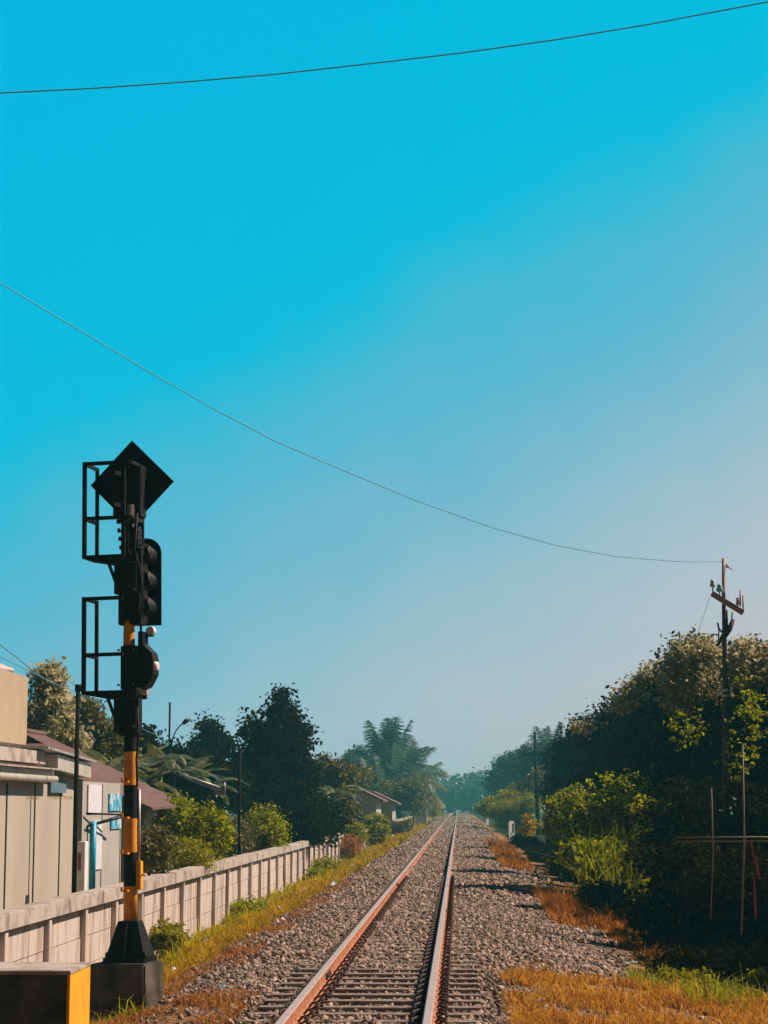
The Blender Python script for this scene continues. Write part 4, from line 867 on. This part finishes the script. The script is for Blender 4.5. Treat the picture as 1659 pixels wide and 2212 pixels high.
for i, (px, py, Y, rx, rz, n_, lb_) in enumerate(((1235, 1745, 50, 50, 40, 500, 'loose green leaves above the far scrub, leftmost'), (1330, 1700, 48, 60, 40, 480, 'loose green leaves in the upper middle of the bushes'), (1420, 1925, 33, 60, 45, 520, 'loose green leaves at the lower right of the bright bush'), (1290, 1950, 40, 50, 30, 300, 'loose green leaves over the upper end of the orange weeds'), (1380, 1830, 36, 55, 50, 500, 'loose green leaves around the tall leaning grass'))):
    ptree('leafy_branch', Y, px, [(px, py, rx, rz, 0)], n_, .125, LF['mid'], lb_, cat='branch', group='loose sunlit branches over the right hand bushes', seed=160 + i, trunk=0, clump=.10, shell=.95, per_=8)
# long leaning grass
def blades(x, y, h, wdt, lean, seed, zoff=0, bend=.35):
    g_ = np.random.default_rng(seed); k = len(x); z = gzv(x, y) + zoff; a = g_.uniform(0, 6.28, k); b0 = np.stack([x, y, z], 1)
    wv = np.stack([np.cos(a), np.sin(a), np.zeros(k)], 1) * wdt[:, None] * .5
    ld = g_.normal(0, 1, (k, 3)) * bend + np.array(lean); ld[:, 2] = 0; up = np.array([0, 0, 1.])
    m1 = b0 + (up * .55 + ld * .25) * h[:, None]; tp_ = b0 + (up * (1 - .3 * np.minimum(np.linalg.norm(ld, axis=1), 1))[:, None] + ld * .9) * h[:, None]
    V = np.stack([b0 - wv, b0 + wv, m1 + wv * .8, m1 - wv * .8, tp_ + wv * .15, tp_ - wv * .15], 1).reshape(-1, 3)
    i = np.arange(k)[:, None] * 6; Fq = np.concatenate([i + np.array([[0, 1, 2, 3]]), i + np.array([[3, 2, 4, 5]])], 0)
    return V, Fq
def grass(name, regs, mt, label, cat='grass', lean=(0, 0, 0), bend=.35):
    Vs, Fs_, o_ = [], [], 0
    for j, (x0, x1, y0, y1, nn, h0, h1, wd) in enumerate(regs):
        x = rg.uniform(x0, x1, nn); y = rg.uniform(y0, y1, nn); nzv = np.sin(x * 5.1 + y * 1.3) + np.sin(y * 2.7 - x * 2) + np.sin(x * 11 + y * 5.3) * .6
        kp = nzv + rg.normal(0, .5, nn) > -.15; x, y = x[kp], y[kp]; h = rg.uniform(h0, h1, len(x)) * (1 + .35 * nzv[kp]) * np.where(rg.random(len(x)) < .06, 2.0, 1)
        V, Fq = blades(x, y, np.abs(h), np.full(len(x), wd), lean, 500 + j, bend=bend); Vs.append(V); Fs_.append(Fq + o_); o_ += len(V)
    return tag(npmesh(name, np.concatenate(Vs), np.concatenate(Fs_), mt), label, cat, kind='stuff')
grass('grass', [(-4.95, -3.3, 22, 32, 13000, .03, .10, .012), (-4.95, -3.2, 32, 50, 20000, .05, .12, .018), (-4.95, -2.9, 50, 90, 14000, .07, .16, .03), (-4.95, -2.7, 90, 200, 9000, .1, .25, .07)], LF['yellowgrass'], 'yellow green grass strip between the boundary wall and the ballast', bend=.6)
grass('weeds', [(-4.95, -4.3, 24, 60, 3600, .05, .20, .02), (-4.9, -3.8, 60, 110, 2200, .08, .28, .035), (-3.75, -2.95, 19.3, 20.05, 260, .05, .14, .014), (-3.5, -2.9, 15.2, 16.1, 150, .04, .10, .012)], LF['mid'], 'scattered green weeds along the wall foot and around the signal plinth', cat='weeds', bend=.9)
grass('dry_grass', [(-4.95, -2.9, 16, 24, 14000, .03, .08, .010), (-3.7, -2.5, 24, 60, 15000, .03, .08, .014), (-3.0, -1.9, 14.5, 21, 11000, .02, .06, .010)], LF['brown'], 'brown dry grass and litter strip around the foot of the signal and the block', bend=.8)
grass('dry_grass', [(.45, 3.9, 16.5, 22.6, 42000, .04, .11, .011), (1.4, 4.2, 20.6, 22.4, 7000, .04, .12, .011), (.4, 1.0, 15, 19, 2500, .03, .07, .01)], LF['straw'], 'dry orange grass patch at the bottom right', bend=.8)
grass('grass', [(1.9, 4.5, 21.9, 23.6, 3600, .05, .16, .012), (2.2, 2.9, 20.6, 22, 1200, .06, .15, .012)], LF['mid'], 'green grass tufts along the back of the dry patch', bend=.6)
grass('dry_weeds', [(1.55, 2.7, 33, 46, 17000, .06, .20, .014), (1.3, 2.3, 62, 100, 9000, .08, .25, .03), (2.3, 3.2, 26, 34, 4000, .04, .12, .012)], LF['orange'], 'orange brown dry weeds along the right edge of the ballast', bend=.7)
# long pale-green leaning blades on the green bushes
c_ = W(1375, 1800, 37.5); k = 520; x = rg.normal(c_.x, .42, k); y = rg.normal(37.3, .35, k)
V, Fq = blades(x, y, rg.uniform(.7, 2.0, k), np.full(k, .028), (.18, 0, 0), 900, bend=.40)
tag(npmesh('tall_grass', V, Fq, LF['mid']), 'tall clump of long leaning green grass among the right hand bushes', 'tall grass', kind='stuff')
# weeds at the wall foot: each plant a thing
G7 = 'weeds at the foot of the boundary wall'
for i, (px, py, Y, rx, rz, mt, lb_) in enumerate(((360, 2025, 33.5, 40, 30, 'lime', 'leafy weed at the wall foot just right of the signal base'), (530, 1968, 45, 48, 24, 'mid', 'low green weed at the wall foot beyond the first leafy weed'),
        (690, 1893, 66, 26, 14, 'mid', 'green weed where the long wall sinks into shrubs'), (752, 1835, 86, 28, 28, 'brown', 'brown withered shrub covering the end of the long wall'),
        (768, 1800, 93, 26, 26, 'lime', 'green yellow shrub beside the short wall section'), (815, 1790, 112, 26, 36, 'lime', 'bright yellow green shrub in front of the far wall section'),
        (860, 1785, 140, 32, 16, 'olive', 'low brown scrub right of the bright yellow green shrub'), (928, 1748, 230, 26, 18, 'lime', 'pale yellow green shrub at the far end of the wall'), (705, 1870, 70, 30, 16, 'lime', 'yellow green weed in front of the brown withered shrub'))):
    ptree('weed_shrub', Y, px, [(px, py, rx, rz, 0), (px - rx * .5, py + rz * .4, rx * .6, rz * .6, 0), (px + rx * .4, py + rz * .4, rx * .6, rz * .6, 0)], 3400 if Y < 60 else 4200, .075 if Y < 50 else .10 if Y < 100 else .2, LF[mt], lb_, cat='weed', group=G7, seed=120 + i, trunk=.02, clump=.10 if Y < 45 else .2, shell=.8, limbs=3)

# ------------------------------------------------------------------ sticks, bamboo rail, cloth
def stick(px0, py0, px1, py1, Y, r, label):
    a, b_ = W(px0, py0, Y), W(px1, py1, Y); m = MB(); m.tube([a, a.lerp(b_, .5) + Vector((.025, 0, 0)), b_], r, 7); tag(m.build('stick', MT['bamboo']), label, 'stick', 'thin upright sticks in the shade')
stick(1537, 1702, 1535, 1985, 24.0, .007, 'shorter thin upright stick left of the other in the dark shade'); stick(1604, 1608, 1602, 2020, 23.6, .011, 'taller thin upright stick near the right edge')
br = empty('bamboo_rail', W(1560, 1815, 23.8), label='pair of pale horizontal bamboo poles crossing the dark shade', cat='bamboo rail')
for py in (1809, 1818):
    m = MB(); a, b_ = W(1462, py, 23.8) - br.location, W(1700, py - 1, 23.8) - br.location; m.tube([a, b_], .009, 7); m.build('pole', MT['bamboo'], br)
m = MB()
for (x0, y0, x1, y1) in ((1622, 1815, 1632, 1868), (1632, 1850, 1641, 1900), (1629, 1895, 1633, 1985)):
    a, b_ = W(x0, y0, 23.4), W(x1, y1, 23.4); wv = Vector((.012, 0, 0)); dd = Vector((0, .012, 0)); m.add([a - wv, a + wv, b_ + wv, b_ - wv, a - wv + dd, a + wv + dd, b_ + wv + dd, b_ - wv + dd], [(0, 1, 2, 3), (4, 7, 6, 5), (0, 4, 5, 1), (1, 5, 6, 2), (2, 6, 7, 3), (3, 7, 4, 0)])
tag(m.build('hanging_cloth', MT['cloth']), 'narrow pink and red cloth hanging at the right edge', 'cloth')

# ------------------------------------------------------------------ litter
def litter(name, px, py, z, sx_, sy_, sz_, mt, label, seed, group='litter scattered beside the track'):
    d = CM @ Vector(((px - 829.5) / 4400.0, (1106 - py) / 4400.0, -1)); t_ = (z - CAMZ) / d.z; p = Vector((0, 0, CAMZ)) + d * t_
    zg = gz(p.x, p.y); t_ = (zg + .02 - CAMZ) / d.z; p = Vector((0, 0, CAMZ)) + d * t_
    import bmesh
    bm = bmesh.new(); bmesh.ops.create_icosphere(bm, subdivisions=3, radius=1); r_ = random.Random(seed)
    f1, f2, f3 = r_.uniform(2, 5), r_.uniform(3, 7), r_.uniform(0, 6)
    for v in bm.verts:
        q = 1 + .28 * math.sin(v.co.x * f1 + f3) * math.sin(v.co.y * f2) + .22 * math.sin(v.co.z * f2 * 1.5 + v.co.x * 7) + r_.uniform(-.07, .07)
        v.co = Vector((v.co.x * sx_ * q, v.co.y * sy_ * q, max(v.co.z * sz_ * q, -sz_ * .3) + sz_ * .3))
    me = bpy.data.meshes.new(name); bm.to_mesh(me); bm.free(); me.materials.append(MT[mt]); o = bpy.data.objects.new(name, me); C.objects.link(o); o.location = (p.x, p.y, zg); o.rotation_euler = (0, 0, r_.uniform(-.4, .4))
    tag(o, label, 'litter', group)
litter('plastic_bag', 408, 2058, -.6, .13, .10, .06, 'plastic', 'bluish white plastic bag lying in the grass right of the signal base', 1)
litter('plastic_bag', 455, 2042, -.6, .12, .08, .045, 'plastic', 'flattened shiny white bag right of the bluish one', 2)
litter('plastic_bag', 608, 1997, -.4, .11, .10, .09, 'pink', 'round pale pink bag at the edge of the ballast', 3)
litter('plastic_bag', 482, 2142, -.3, .08, .07, .06, 'bluebag', 'small dark blue crumpled bag on the stones near the signal', 4)
litter('paper_scrap', 480, 2020, -.5, .07, .06, .035, 'plastic', 'small pale scrap in the yellow grass above the white bags', 5)
litter('paper_scrap', 660, 1935, -.4, .12, .08, .05, 'plastic', 'white scrap in the grass strip midway along the wall', 6)
litter('paper_scrap', 745, 1902, -.3, .20, .08, .04, 'plastic', 'long white scrap at the ballast edge beyond the pink bag', 7)
litter('paper_scrap', 640, 1948, -.4, .10, .09, .05, 'plastic', 'small whitish scrap just left of the midway scrap', 8)
litter('rubble_stone', 372, 2100, -.4, .09, .07, .05, 'white', 'pale stone in dry grass close to the signal plinth', 9)
litter('rubble_stone', 400, 2128, -.35, .14, .1, .05, 'cap', 'flat pale rubble by the signal plinth, below the other stone', 10)
litter('rubble_stone', 1242, 2012, -.25, .10, .08, .05, 'plastic', 'white lump at the shade edge right of the ballast, leftmost of three', 11)
litter('rubble_stone', 1262, 2022, -.25, .10, .08, .035, 'plastic', 'flat white lump at the shade edge, in the middle of three', 12)
litter('rubble_stone', 1275, 2010, -.25, .07, .07, .04, 'plastic', 'small white lump at the shade edge, rightmost of three', 13)
litter('rubble_stone', 1350, 2062, -.25, .08, .06, .03, 'cap', 'grey stone at the edge of the dark shade above the dry grass', 14)
litter('rubble_stone', 1365, 2078, -.25, .09, .05, .02, 'plastic', 'flat pale stone at the edge of the dark shade, nearest the dry grass', 15)
litter('paper_scrap', 1180, 2055, -.1, .035, .03, .02, 'plastic', 'tiny white scrap lying on the open ballast right of the track', 16)
litter('plank', 1640, 2168, -.3, .20, .03, .015, 'pink', 'pale pinkish wood piece on the dry grass at the right edge', 17)
litter('rubble_stone', 1310, 2204, -.2, .10, .06, .02, 'white', 'flat pale slab at the very bottom right of the track', 18)

for k in range(26):
    Yk = rnd.uniform(22, 75); Xk = rnd.uniform(-4.6, -2.9); sc_ = rnd.uniform(.6, 1.5) * (1 + (Yk - 22) / 60)
    m = MB(); zk = gz(Xk, Yk); q = [Vector((Xk + rnd.uniform(-.07, .07) * sc_, Yk + rnd.uniform(-.07, .07) * sc_, zk + rnd.uniform(0, .06) * sc_)) for _ in range(5)]
    top = Vector((Xk, Yk, zk + .08 * sc_)); m.add(q + [top], [(0, 1, 5), (1, 2, 5), (2, 3, 5), (3, 4, 5), (4, 0, 5)])
    tag(m.build('litter_scrap', MT['plastic' if k % 3 else 'cap']), 'small pale scrap of litter lying in the grass along the boundary wall', 'litter', 'small litter scraps along the wall')
# ------------------------------------------------------------------ haze
m = MB(); m.box((-480, -55, -2.5), (480, 640, 14.5)); hz = m.build('haze', []); hm = bpy.data.materials.new('haze_air'); hm.use_nodes = True
nn_ = hm.node_tree.nodes; nn_.remove(nn_['Principled BSDF']); pv = nn_.new('ShaderNodeVolumePrincipled'); pv.inputs['Density'].default_value = .00075; pv.inputs['Color'].default_value = (.22, .92, 1.0, 1)
hm.node_tree.links.new(pv.outputs[0], nn_['Material Output'].inputs['Volume']); hz.data.materials.append(hm)
tag(hz, 'thin pale blue haze in the air', 'haze', kind='stuff')
